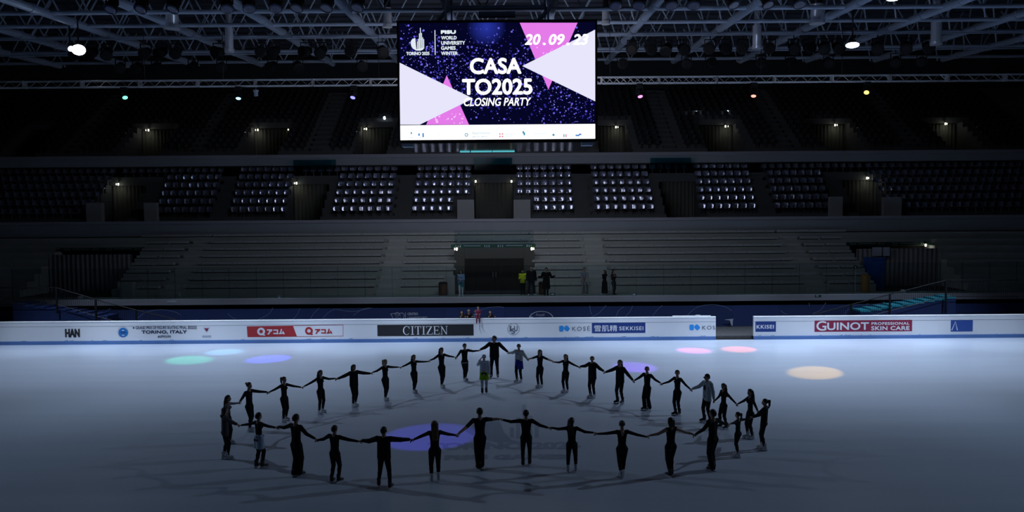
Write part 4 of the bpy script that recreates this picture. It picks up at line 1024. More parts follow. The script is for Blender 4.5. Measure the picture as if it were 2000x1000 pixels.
def handrail(pts, posts, label, Y):
    """pts: pixels of the top rail; posts: (px, py_top, py_bottom)"""
    w = [P(a, b, Y) for a, b in pts]
    r = empty('handrail', w[0]); tag(r, label, 'handrail')
    m = MB(); m.tube([(p.x, Y, p.z) for p in w], .032, 8); m.build('top_rail', M['black_metal'], r)
    H = 1.0
    m = MB(); m.tube([(p.x, Y, p.z - H) for p in w], .02, 6); m.build('bottom_rail', M['black_metal'], r)
    m = MB()
    for i in range(len(w) - 1):
        n = max(1, int((w[i + 1] - w[i]).length / .13))
        for k in range(n):
            p = w[i].lerp(w[i + 1], k / n); m.tube([(p.x, Y, p.z), (p.x, Y, p.z - H)], .009, 4, cap=False)
    m.build('baluster', M['black_metal'], r)
    for (a, b, c) in posts:
        p = P(a, b, Y); q = P(a, c, Y); m = MB(); m.box(p.x - .05, p.x + .05, Y - .04, Y + .04, q.z, p.z); m.build('post', M['black_metal'], r)
handrail([(1588, 615), (1662, 595), (1737, 575), (1848, 547), (1990, 547)], [(1662, 594, 625), (1738, 574, 625), (1848, 546, 612)], 'black metal handrail with bars rising to the right past the teal steps', 49.0)
handrail([(0, 562), (110, 562), (205, 590), (268, 606), (342, 624)], [(110, 562, 612), (187, 585, 630), (266, 605, 630)], 'black metal handrail with bars falling to the right at the left end', 49.0)

# ------------------------------------------------------------------ marking in the ice
mark = mat('ice_marking', (0.36, 0.43, 0.55), .3, ior=1.31)
ctr = G(985, 873)
r = empty('ice_marking', (ctr.x, ctr.y, 0)); tag(r, 'faint blue event lettering and emblem frozen into the ice', 'ice marking')
def fl(y0): return lambda a, b: (a, y0 + b, .003)
def ice_text(m, s, px0, px1, pya, pyb, bold):
    a, b = G(px0, (pya + pyb) / 2).x, G(px1, (pya + pyb) / 2).x; y0, y1 = G(980, pyb).y, G(980, pya).y
    text_fit(m, s, a, b, y0, y1, 0, bold=bold, mapf=lambda u, v, i: (u, v, .003 + .00012 * i))
m = MB(); ice_text(m, 'TORINO 2025', 833, 1135, 864, 878, .05); m.build('lettering', mark, r); m = MB(); ice_text(m, 'FISU GAMES', 868, 1108, 888, 898, .05)
m.build('lettering', mark, r)
m = MB()
def gp(px, py): q = G(px, py); return (q.x, q.y, .003)
for x, ya, yb_ in ((1000, 835, 855), (1012, 815, 857), (1024, 790, 858), (1036, 812, 857), (1048, 830, 855)):
    m.add([gp(x - 4, yb_), gp(x + 4, yb_), gp(x + 4, ya), gp(x - 4, ya)], [(0, 1, 2, 3)])
pts = [gp(930, 826), gp(975, 822), gp(985, 845), gp(1000, 860), gp(1025, 864), gp(970, 864), gp(930, 854), gp(908, 842)]
m.add(pts, [tuple(range(7, -1, -1))])
m.build('emblem', mark, r)
# ------------------------------------------------------------------ people
RES = 0.0125
def smin(a, b, k):
    h = np.clip(0.5 + 0.5 * (b - a) / k, 0, 1); return b + (a - b) * h - k * h * (1 - h)
class Field:
    """a distance field grown from tapered capsules; later skinned with one closed surface"""
    def __init__(s, res): s.pr = []; s.res = res; s.cl = []
    def cap(s, a, b, ra, rb=None, t=0, k=.02, ds=1.0):
        s.pr.append((np.array(a, float), np.array(b, float), ra, ra if rb is None else rb, t, k, ds)); return s
    def ball(s, a, r, t=0, k=.015, ds=1.0): return s.cap(a, a, r, r, t, k, ds)
    def clip(s, fn): s.cl.append(fn)
    def mesh(s):
        lo = np.min([np.minimum(p[0], p[1]) - max(p[2], p[3]) for p in s.pr], axis=0) - .04
        hi = np.max([np.maximum(p[0], p[1]) + max(p[2], p[3]) for p in s.pr], axis=0) + .04
        n = np.ceil((hi - lo) / s.res).astype(int) + 1
        ax = [lo[i] + np.arange(n[i]) * s.res for i in range(3)]
        F = np.full(n, 1.0, np.float32); Lb = np.zeros(n, np.int8); Bd = np.full(n, 1.0, np.float32)
        for a, b, ra, rb, t, k, ds in s.pr:
            r = max(ra, rb); mg = r + k + 2.5 * s.res
            i0 = np.maximum(np.floor((np.minimum(a, b) - mg - lo) / s.res).astype(int), 0)
            i1 = np.minimum(np.ceil((np.maximum(a, b) + mg - lo) / s.res).astype(int) + 1, n)
            X = ax[0][i0[0]:i1[0]][:, None, None] - a[0]; Y = (ax[1][i0[1]:i1[1]][None, :, None] - a[1]) / ds; Z = ax[2][i0[2]:i1[2]][None, None, :] - a[2]
            d = b - a; d = np.array([d[0], d[1] / ds, d[2]]); dd = float(d @ d)
            h = np.clip((X * d[0] + Y * d[1] + Z * d[2]) / dd, 0, 1) if dd > 1e-10 else 0.0
            D = (np.sqrt((X - d[0] * h) ** 2 + (Y - d[1] * h) ** 2 + (Z - d[2] * h) ** 2) - (ra + (rb - ra) * h))
            if ds < 1: D = D * (0.5 + 0.5 * ds)
            sl = tuple(slice(i0[q], i1[q]) for q in range(3))
            m = D < Bd[sl]; Lb[sl] = np.where(m, t, Lb[sl]); Bd[sl] = np.minimum(Bd[sl], D)
            F[sl] = smin(F[sl], D.astype(np.float32), k)
        for fn in s.cl:
            F = np.maximum(F, fn(ax[0][:, None, None], ax[1][None, :, None], ax[2][None, None, :]).astype(np.float32))
        F[0] = F[-1] = 1; F[:, 0] = F[:, -1] = 1; F[:, :, 0] = F[:, :, -1] = 1
        return surface(F, Lb, lo, s.res)
def surface(F, Lb, lo, res):
    """naive surface nets -> verts, quads, label per quad"""
    S_ = F < 0; n = np.array(F.shape)
    c = np.zeros(n - 1, np.int8)
    for dx in (0, 1):
        for dy in (0, 1):
            for dz in (0, 1): c += S_[dx:n[0] - 1 + dx, dy:n[1] - 1 + dy, dz:n[2] - 1 + dz]
    act = (c > 0) & (c < 8); I = np.argwhere(act); idx = np.full(n - 1, -1, np.int32); idx[act] = np.arange(len(I))
    acc = np.zeros((len(I), 3)); cnt = np.zeros(len(I))
    for axis in range(3):
        o1, o2 = [q for q in range(3) if q != axis]
        for u in (0, 1):
            for v in (0, 1):
                A = I.copy(); A[:, o1] += u; A[:, o2] += v; B = A.copy(); B[:, axis] += 1
                fa = F[A[:, 0], A[:, 1], A[:, 2]]; fb = F[B[:, 0], B[:, 1], B[:, 2]]; m = (fa < 0) != (fb < 0)
                t = np.where(m, fa / np.where(m, fa - fb, 1), 0); p = A.astype(float); p[:, axis] += t
                acc[m] += p[m]; cnt[m] += 1
    V = lo + acc / cnt[:, None] * res
    Q = []; T = []
    for axis in range(3):
        o1, o2 = (axis + 1) % 3, (axis + 2) % 3
        sl_a = [slice(None)] * 3; sl_b = [slice(None)] * 3; sl_a[axis] = slice(0, -1); sl_b[axis] = slice(1, None)
        a = S_[tuple(sl_a)]; b = S_[tuple(sl_b)]
        E_ = np.argwhere(a != b)
        E_ = E_[(E_[:, o1] > 0) & (E_[:, o2] > 0) & (E_[:, o1] < n[o1] - 1) & (E_[:, o2] < n[o2] - 1)]
        ins = a[E_[:, 0], E_[:, 1], E_[:, 2]]
        def g(u, v):
            P_ = E_.copy(); P_[:, o1] -= u; P_[:, o2] -= v; return idx[P_[:, 0], P_[:, 1], P_[:, 2]]
        q = np.stack([g(1, 1), g(0, 1), g(0, 0), g(1, 0)], 1)
        q[~ins] = q[~ins][:, ::-1]
        J = E_.copy(); J[~ins, axis] += 1
        Q.append(q); T.append(Lb[J[:, 0], J[:, 1], J[:, 2]])
    return V, np.concatenate(Q), np.concatenate(T)
def np_mesh(name, V, Q, T, mats):
    me = bpy.data.meshes.new(name)
    me.vertices.add(len(V)); me.vertices.foreach_set('co', V.astype(np.float32).ravel())
    me.loops.add(len(Q) * 4); me.loops.foreach_set('vertex_index', Q.astype(np.int32).ravel())
    me.polygons.add(len(Q)); me.polygons.foreach_set('loop_start', np.arange(0, len(Q) * 4, 4, dtype=np.int32))
    for m in mats: me.materials.append(m)
    me.polygons.foreach_set('material_index', T.astype(np.int32)); me.polygons.foreach_set('use_smooth', np.ones(len(Q), bool))
    me.update(calc_edges=True); me.validate(); return me
def qtube(pts, rs, n=6):
    pts = [np.array(p, float) for p in pts]; V = []; Q = []
    for i, p in enumerate(pts):
        d = pts[min(i + 1, len(pts) - 1)] - pts[max(i - 1, 0)]; d = d / (np.linalg.norm(d) + 1e-9)
        r0 = np.array([0, 0, 1.0]) if abs(d[2]) < .9 else np.array([1.0, 0, 0])
        a = np.cross(d, r0); a /= np.linalg.norm(a); b = np.cross(d, a)
        for k in range(n): V.append(p + (a * math.cos(2 * math.pi * k / n) + b * math.sin(2 * math.pi * k / n)) * rs[i])
    for i in range(len(pts) - 1):
        for k in range(n): Q.append((i * n + k, i * n + (k + 1) % n, (i + 1) * n + (k + 1) % n, (i + 1) * n + k))
    o = (len(pts) - 1) * n; Q += [(o, o + 1, o + 2, o + 3), (o, o + 3, o + 4, o + 5), (3, 2, 1, 0), (5, 4, 3, 0)]
    return V, Q
def ik(S0, T0, l1, l2, pole):
    S0, T0, pole = np.array(S0, float), np.array(T0, float), np.array(pole, float)
    d = T0 - S0; L = np.linalg.norm(d); u = d / L; L2 = min(L, (l1 + l2) * .999)
    x = (l1 * l1 - l2 * l2 + L2 * L2) / (2 * L2); h = math.sqrt(max(l1 * l1 - x * x, 0))
    p = pole - u * (pole @ u); p /= (np.linalg.norm(p) + 1e-9)
    return S0 + u * x * (L / L2) + p * h, T0
def rotz(a): c, s = math.cos(a), math.sin(a); return np.array([[c, -s, 0], [s, c, 0], [0, 0, 1]])
def rotx(a): c, s = math.cos(a), math.sin(a); return np.array([[1, 0, 0], [0, c, -s], [0, s, c]])

SKIN = mat('skin', (.40, .25, .19), .5); LIPS = mat('lips', (.35, .12, .11), .5); EYE = mat('eyes', (.02, .015, .012), .3)
CL = {}
def cloth(c):
    k = tuple(c)
    if k not in CL: CL[k] = mat('cloth', k, .85, noise=.15, nscale=9, spec=.2)
    return CL[k]
HAIR = {'black': mat('hair_black', (.006, .005, .005), .5), 'brown': mat('hair_brown', (.022, .012, .008), .5), 'blond': mat('hair_blond', (.16, .11, .06), .5)}
BLK = (.010, .011, .014)

# ice skates: boot, sole, blade
def skate_meshes():
    out = {}
    F_ = Field(.009)
    F_.cap((0, -.03, .23), (0, -.03, .12), .056, .05, 0, .02).cap((0, -.03, .10), (0, .02, .105), .05, .046, 0, .02).cap((0, .02, .095), (0, .125, .082), .046, .036, 0, .02, 1.0).cap((0, -.05, .085), (0, -.05, .07), .038, .032, 0, .02)
    F_.clip(lambda X, Y, Z: .058 - Z); F_.clip(lambda X, Y, Z: Z - .25)
    V, Q, T = F_.mesh()
    for nm, c in (('white', (.62, .62, .66)), ('black', (.012, .012, .014))):
        out[nm] = np_mesh('ice_skate', V, Q, T * 0, [mat('boot_' + nm, c, .35)])
    m = MB()
    m.box(-.038, .038, -.095, .16, .050, .060)
    m.box(-.004, .004, -.11, .175, 0, .024)
    m.box(-.006, .006, -.07, -.03, .022, .052); m.box(-.006, .006, .07, .12, .022, .052)
    me = bpy.data.meshes.new('blade'); me.from_pydata(m.v, [], m.f); me.materials.append(M['truss']); out['blade'] = me
    return out
SK = skate_meshes()

def person(name_label, root, h, yaw=0.0, sex='f', hands=None, hl=None, lift=.055, skate='black', top=BLK, pants=BLK, hair='short', hairc='black', sleeves=True, midriff=False,
           head_yaw=0.0, head_pitch=0.0, lean=0.0, side=0.0, stance=.16, stagger=.05, wide=False, extras=(), group=None, seat=None, legs=True, shoes=None, bare_back=False, long_boots=None, res=RES, foot_yaw=0.0, weight=1.0):
    """one person; hands = world points (left, right of the picture decide themselves); local frame: +y is where the chest faces, +x their right"""
    R = rotz(yaw); root = np.array(root, float)
    toL = lambda w: R.T @ (np.array(w, float) - root)
    hb = h - lift                                          # body height
    F_ = Field(res)
    hipz = .50 * hb
    O = np.array([0, 0, lift]) if seat is None else np.array([0, -.0, seat - .44 * hb])
    def Tm(v):
        v = np.array(v, float) * hb; up = max(0, v[2] - .5 * hb)
        return v + O + np.array([side * up, lean * up, 0])
    wq = weight
    f = sex == 'f'; k1 = .03
    # torso
    F_.cap(Tm((-.040, 0, .505)), Tm((.040, 0, .505)), .060 * hb * wq, None, 2, .03, .86)
    F_.cap(Tm((-.02, 0, .53)), Tm((-.016, 0, .63)), (.058 if f else .066) * hb * wq, (.051 if f else .062) * hb * wq, 2, k1, .80)
    F_.cap(Tm((.02, 0, .53)), Tm((.016, 0, .63)), (.058 if f else .066) * hb * wq, (.051 if f else .062) * hb * wq, 2, k1, .80)
    F_.cap(Tm((-.02, 0, .61)), Tm((-.02, 0, .63)), .046 * hb * wq, None, 0 if midriff else 1, .02, .78); F_.cap(Tm((.02, 0, .61)), Tm((.02, 0, .63)), .046 * hb * wq, None, 0 if midriff else 1, .02, .78)
    for s in (-1, 1):
        F_.cap(Tm((s * .022, 0, .655)), Tm((s * .040, -.004, .77)), (.050 if f else .060) * hb * wq, (.050 if f else .060) * hb * wq, 1, k1, .80)
        F_.cap(Tm((s * .03, -.004, .79)), Tm((s * (.088 if f else .104), -.006, .805)), .040 * hb, .037 * hb, 1, k1, .9)
        if f: F_.ball(Tm((s * .034, .042, .735)), .030 * hb, 1, .03)
        F_.ball(Tm((s * .038, -.026, .495)), .048 * hb * wq, 2, .03)
    # neck and head
    nb = Tm((0, -.004, .82)); hc = Tm((0, .006, .885))
    F_.cap(nb, hc, .036 * hb, .031 * hb, 0, .025)
    if bare_back: F_.cap(Tm((0, -.035, .80)), Tm((0, -.034, .74)), .03 * hb, .012 * hb, 0, .01)
    RH = rotz(head_yaw) @ rotx(head_pitch); hs = hb * (1.06 if h < 1.35 else 1.0)
    Hd = lambda v: hc + RH @ (np.array(v, float) * hs)
    F_.ball(Hd((0, -.008, .062)), .049 * hs, 0, .02); F_.ball(Hd((0, .014, .058)), .043 * hs, 0, .02)
    F_.cap(Hd((0, .022, .028)), Hd((0, .036, .010)), .034 * hs, .022 * hs, 0, .02)
    F_.cap(Hd((0, .056, .048)), Hd((0, .066, .030)), .006 * hs, .009 * hs, 0, .008)
    for s in (-1, 1):
        F_.cap(Hd((s * .050, -.004, .052)), Hd((s * .051, -.002, .030)), .010 * hs, .007 * hs, 0, .006)
        F_.ball(Hd((s * .019, .0515, .050)), .0075 * hs, 4, .003)
    F_.cap(Hd((-.011, .0515, .012)), Hd((.011, .0515, .012)), .0065 * hs, None, 3, .004)
    # legs
    ank = []
    lw = 1.0 * wq
    for s in (-1, 1):
        hip = Tm((s * .050, 0, .49))
        if seat is None:
            A = np.array([s * stance / 2 + side * 0, s * stagger, .05 * hb + lift])
        else:
            A = np.array([s * .13 * (hb / 1.7), (.36 if hb > 1.4 else .20) + .02 * s, .05 * hb + (legs if isinstance(legs, float) else 0)])
        Kn, A = ik(hip, A, .225 * hb, .225 * hb, (s * .12, 1, 0))
        ank.append(A)
        F_.cap(hip, Kn, .060 * hb * lw, (.048 if wide else .039) * hb, 2, .015)
        if wide: F_.cap(Kn, A + np.array([0, 0, -.02]), .046 * hb, .050 * hb, 2, .012)
        else:
            F_.cap(Kn, A, .038 * hb, .027 * hb, 5 if long_boots else 2, .012); F_.ball(Kn * .68 + A * .32 + np.array([0, -.008 * hb, 0]), .034 * hb, 5 if long_boots else 2, .02)
        fy = rotz(foot_yaw + s * -.18)
        toe = A + fy @ np.array([0, (.065 if skate else .12) * hb, -.028 * hb]); F_.cap(A + np.array([0, -.01, -.012 * hb]), toe, .024 * hb, .019 * hb, 5, .012)
        F_.cap(A + np.array([0, -.015 * hb, -.03 * hb]), A + np.array([0, -.015 * hb, -.02 * hb]), .018 * hb, None, 5, .01)
    # arms
    extraV, extraQ = [], []
    sh = [Tm((s * (.100 if f else .116), -.006, .802)) for s in (-1, 1)]
    tg = [None, None]
    if hands:
        hl_ = [None if w is None else toL(w) for w in hands]
        if hl: hl_ = hl_
        known = [w for w in hl_ if w is not None]
        if len(known) == 2:
            a, b = known
            tg = [a, b] if a[0] < b[0] else [b, a]
        elif len(known) == 1: tg = [known[0], None] if known[0][0] < 0 else [None, known[0]]
    if hl: tg = [np.array(q) * np.array([1, 1, 1]) if q is not None else tg[i] for i, q in enumerate(hl)]
    wr = []; aks = []; poles = []
    for i, s in enumerate((-1, 1)):
        S0 = sh[i]
        T0 = tg[i] if tg[i] is not None else np.array([s * .17 * hb, .04, .46 * hb + O[2]])
        d = T0 - S0; L = np.linalg.norm(d); u = d / L; reach = .375 * hb
        if L > reach * 1.10: T0 = S0 + u * reach * 1.10
        Wp = T0 - u * .045 * hb
        ak = float(np.clip(np.linalg.norm(Wp - S0) / (.330 * hb) * 1.012, .72, 1.0)) if hands else 1.0; aks.append(ak)
        pole = (s * .15, -.5, -1) if not hands or np.linalg.norm(Wp - S0) > .27 * hb else (s * .1, 1, -.3); poles.append(pole)
        El, Wp = ik(S0, Wp, .172 * hb * ak, .158 * hb * ak, pole); wr.append(Wp)
        sk = 1 if sleeves is True or sleeves == 'short' else 0; fk = 1 if sleeves is True else 0
        a_ = 1.12 if not f else 1.0
        F_.cap(S0, El, .034 * hb * a_, .026 * hb * a_, sk, .02); F_.cap(El, Wp, .026 * hb * a_, .0185 * hb * a_, fk, .01)
        if sleeves == 'short': F_.cap(S0 * .5 + El * .5, El, .026 * hb * a_, .026 * hb * a_, 0, .01)
        # hand: palm in the body field, five fingers as their own tapered chains
        u = (Wp - El) / (np.linalg.norm(Wp - El) + 1e-9)
        pn = np.array([0, 0, -1.0]); 
        if abs(u[2]) > .8: pn = np.array([-s * 1.0, 0, 0])
        pn = pn - u * (pn @ u); pn /= np.linalg.norm(pn); w = np.cross(u, pn)
        for q in (-1, 0, 1): F_.cap(Wp + u * .006 * hb + w * q * .006 * hb, Wp + u * .048 * hb + w * q * .015 * hb, .0095 * hb, .0095 * hb, 0, .008)
        for q, ln in enumerate((.040, .046, .043, .034)):
            b0 = Wp + u * .050 * hb + w * (1.5 - q) * .0125 * hb
            P_ = [b0 - u * .012 * hb, b0]; ang = 0
            for seg, (frac, bend) in enumerate(((.45, .35), (.32, .6), (.23, .5))):
                ang += bend; P_.append(P_[-1] + (u * math.cos(ang) + pn * math.sin(ang)) * ln * hb * frac)
            v_, q_ = qtube(P_, [.0062 * hb, .0060 * hb, .0056 * hb, .0050 * hb, .0038 * hb]); o = len(extraV); extraV += v_; extraQ += [tuple(x + o for x in y) for y in q_]
        b0 = Wp + u * .012 * hb + w * .016 * hb; P_ = [b0 - w * .008 * hb, b0, b0 + (u * .6 + w * .75) * .024 * hb + pn * .006 * hb, b0 + (u * 1.35 + w * .85) * .024 * hb + pn * .018 * hb]
        v_, q_ = qtube(P_, [.0075 * hb, .0072 * hb, .0062 * hb, .0045 * hb]); o = len(extraV); extraV += v_; extraQ += [tuple(x + o for x in y) for y in q_]
    V, Q, T = F_.mesh()
    nv = len(V)
    V = np.vstack([V, np.array(extraV)]); Q = np.vstack([Q, np.array(extraQ) + nv]); T = np.concatenate([T, np.zeros(len(extraQ), T.dtype)])
    me = np_mesh('person', V, Q, T, [SKIN, cloth(top), cloth(pants), LIPS, EYE, cloth(shoes if shoes else ((.012, .012, .014) if not long_boots else long_boots))])
    o = bpy.data.objects.new('person', me); COL.objects.link(o); o.location = root; o.rotation_euler = (0, 0, yaw)
    tag(o, name_label, 'person', group)
    def child(name, Fd, mats):
        V_, Q_, T_ = Fd.mesh(); c = bpy.data.objects.new(name, np_mesh(name, V_, Q_, T_, mats)); COL.objects.link(c); c.parent = o; return c
    # hair
    H_ = Field(.010)
    H_.ball(Hd((0, -.010, .066)), .054 * hs, 0, .02); H_.ball(Hd((0, .004, .074)), .048 * hs, 0, .02)
    facing = RH @ np.array([0, .80, -.6]); c0 = Hd((0, .022, .070))
    if hair == 'short': H_.ball(Hd((0, -.026, .045)), .046 * hs, 0, .02)
    bk = RH @ np.array([0, 1.0, 0]); lim = .062 * hs
    def hair_clip(X, Y, Z):
        d1 = (X - c0[0]) * facing[0] + (Y - c0[1]) * facing[1] + (Z - c0[2]) * facing[2]
        d2 = (X - c0[0]) * bk[0] + (Y - c0[1]) * bk[1] + (Z - c0[2]) * bk[2] + (lim if hair != 'long' else .040 * hs)
        return np.minimum(d1, d2) if hair != 'bun' else d1
    if hair != 'bald': H_.clip(hair_clip)
    hm = [HAIR[hairc]]
    if hair == 'long':
        for s in (-1, 0, 1): H_.cap(Hd((s * .030, -.030, .06)), Hd((s * .030, -.050, -.02)), .034 * hs, .030 * hs, 0, .02); H_.cap(Hd((s * .030, -.050, -.02)), Tm((s * .026, -.074, .70)), .032 * hs, .018 * hs, 0, .02)
    elif hair == 'bob':
        for s in (-1, 0, 1): H_.cap(Hd((s * .034, -.022, .06)), Hd((s * .038, -.030, -.03)), .034 * hs, .026 * hs, 0, .02)
    elif hair == 'ponytail':
        H_.cap(Hd((0, -.050, .085)), Hd((0, -.085, .075)), .020 * hs, .026 * hs, 0, .015); H_.cap(Hd((0, -.085, .075)), Hd((0, -.085, -.01)), .026 * hs, .020 * hs, 0, .015); H_.cap(Hd((0, -.085, -.01)), Hd((0, -.07, -.07)), .02 * hs, .009 * hs, 0, .015)
    elif hair == 'bun': H_.ball(Hd((0, -.062, .090)), .026 * hs, 0, .008)
    if hair != 'bald': child('hair', H_, hm)
    # skates
    if skate:
        for A in ank:
            c = bpy.data.objects.new('ice_skate', SK[skate]); COL.objects.link(c); c.parent = o; k = hb / 1.6
            s = 1 if A[0] > 0 else -1
            c.location = (A[0], A[1] + .02 * k, 0); c.rotation_euler = (0, 0, foot_yaw - s * .18); c.scale = (k, k, k)
            bl_ = bpy.data.objects.new('blade', SK['blade']); COL.objects.link(bl_); bl_.parent = c
    # loose clothing
    for ex in extras:
        kind, colr = ex[0], ex[1]
        if kind in ('hoodie', 'jacket', 'coat'):
            J = Field(res * 1.1); hem = {'hoodie': .44, 'jacket': .47, 'coat': .24}[kind]; hem = ex[3] if len(ex) > 3 else hem; g = 1.0 if kind != 'coat' else 1.05
            J.cap(Tm((-.045, 0, max(hem - .02, .44))), Tm((-.045, 0, .77)), .074 * hb * g, .068 * hb, 0, .03, .85); J.cap(Tm((.045, 0, max(hem - .02, .44))), Tm((.045, 0, .77)), .074 * hb * g, .068 * hb, 0, .03, .85)
            if kind == 'coat':
                for s in (-1, 1): J.cap(Tm((s * .045, 0, .5)), Tm((s * .06, 0, hem - .04)), .078 * hb, .085 * hb, 0, .04, .9)
            for i, s in enumerate((-1, 1)):
                S0 = sh[i]; J.cap(Tm((s * .03, -.004, .79)), S0, .050 * hb, .046 * hb, 0, .03)
                El, _ = ik(S0, wr[i], .172 * hb * aks[i], .158 * hb * aks[i], poles[i]); J.cap(S0, El, .048 * hb, .040 * hb, 0, .02); J.cap(El, wr[i] * .95 + El * .05, .040 * hb, .028 * hb, 0, .015)
            J.clip(lambda X, Y, Z: (hem * hb + O[2]) - Z + 0 * X + 0 * Y)
            if kind == 'hoodie': J.cap(Tm((-.035, -.05, .825)), Tm((.035, -.05, .825)), .034 * hb, None, 0, .02)
            c = child(kind, J, [cloth(colr)])
            if len(ex) > 2: c['label'] = ex[2]
        if kind in ('skirt', 'tied_jacket', 'long_skirt'):
            J = Field(res); lo_ = {'skirt': .36, 'tied_jacket': .34, 'long_skirt': .08}[kind]; wd = .088 if kind != 'long_skirt' else .10
            for s in (-1, 1):
                J.cap(Tm((s * .025, 0, .575)), Tm((s * .040, 0, .50)), .054 * hb, .072 * hb, 0, .03, .88); J.cap(Tm((s * .040, 0, .50)), Tm((s * .046, 0, lo_ - .03)), .074 * hb, wd * hb, 0, .03, .88)
            if kind == 'tied_jacket':
                J.cap(Tm((-.05, .062, .565)), Tm((.05, .062, .565)), .022 * hb, None, 0, .02); J.cap(Tm((.0, .07, .56)), Tm((.02, .08, .44)), .022 * hb, .014 * hb, 0, .02); J.cap(Tm((.0, -.055, .555)), Tm((-.08, -.02, .56)), .03 * hb, .024 * hb, 0, .02)
            J.clip(lambda X, Y, Z: (lo_ * hb + O[2]) - Z + 0 * X + 0 * Y); J.clip(lambda X, Y, Z: Z - (.60 * hb + O[2]) + 0 * X + 0 * Y)
            c = child('skirt' if 'skirt' in kind else 'tied_jacket', J, [cloth(colr)])
            if len(ex) > 2: c['label'] = ex[2]
        if kind == 'cap':
            J = Field(.010); J.ball(Hd((0, -.008, .074)), .056 * hs, 0, .02); J.clip(lambda X, Y, Z: (Hd((0, 0, .058))[2]) - Z + 0 * X + 0 * Y)
            if len(ex) > 2 and ex[2] == 'peak': J.cl = []; J.cap(Hd((0, .05, .062)), Hd((0, .085, .056)), .016 * hs, .012 * hs, 0, .02)
            child('cap', J, [cloth(colr)])
        if kind == 'mark':
            J = Field(.012); p_ = Tm((0, .085 * .85, .72)); J.cap(p_ + np.array([0, .0, .05]), p_ - np.array([0, 0, .05]), .04, None, 0, .01, .5); child('printed_mark', J, [cloth(colr)])
        if kind == 'belt':
            J = Field(.012); J.cap(Tm((-.05, -.066, .52)), Tm((.05, -.066, .52)), .020 * hb, None, 0, .02); J.cap(Tm((.05, -.066, .52)), Tm((.055, -.07, .46)), .018 * hb, .012 * hb, 0, .02); J.cap(Tm((-.05, -.066, .52)), Tm((-.055, -.07, .47)), .016 * hb, .012 * hb, 0, .02); child('knot', J, [cloth(colr)])
        if kind == 'hem':
            J = Field(.010); J.cap(Tm((-.045, 0, .475)), Tm((.045, 0, .475)), .0755 * hb, None, 0, .02, .86); z_ = .475 * hb + O[2]
            J.clip(lambda X, Y, Z: np.abs(Z - z_) - .014 + 0 * X + 0 * Y); child('shirt_hem', J, [cloth(colr)])
    return o

WHITE = (.52, .56, .64)
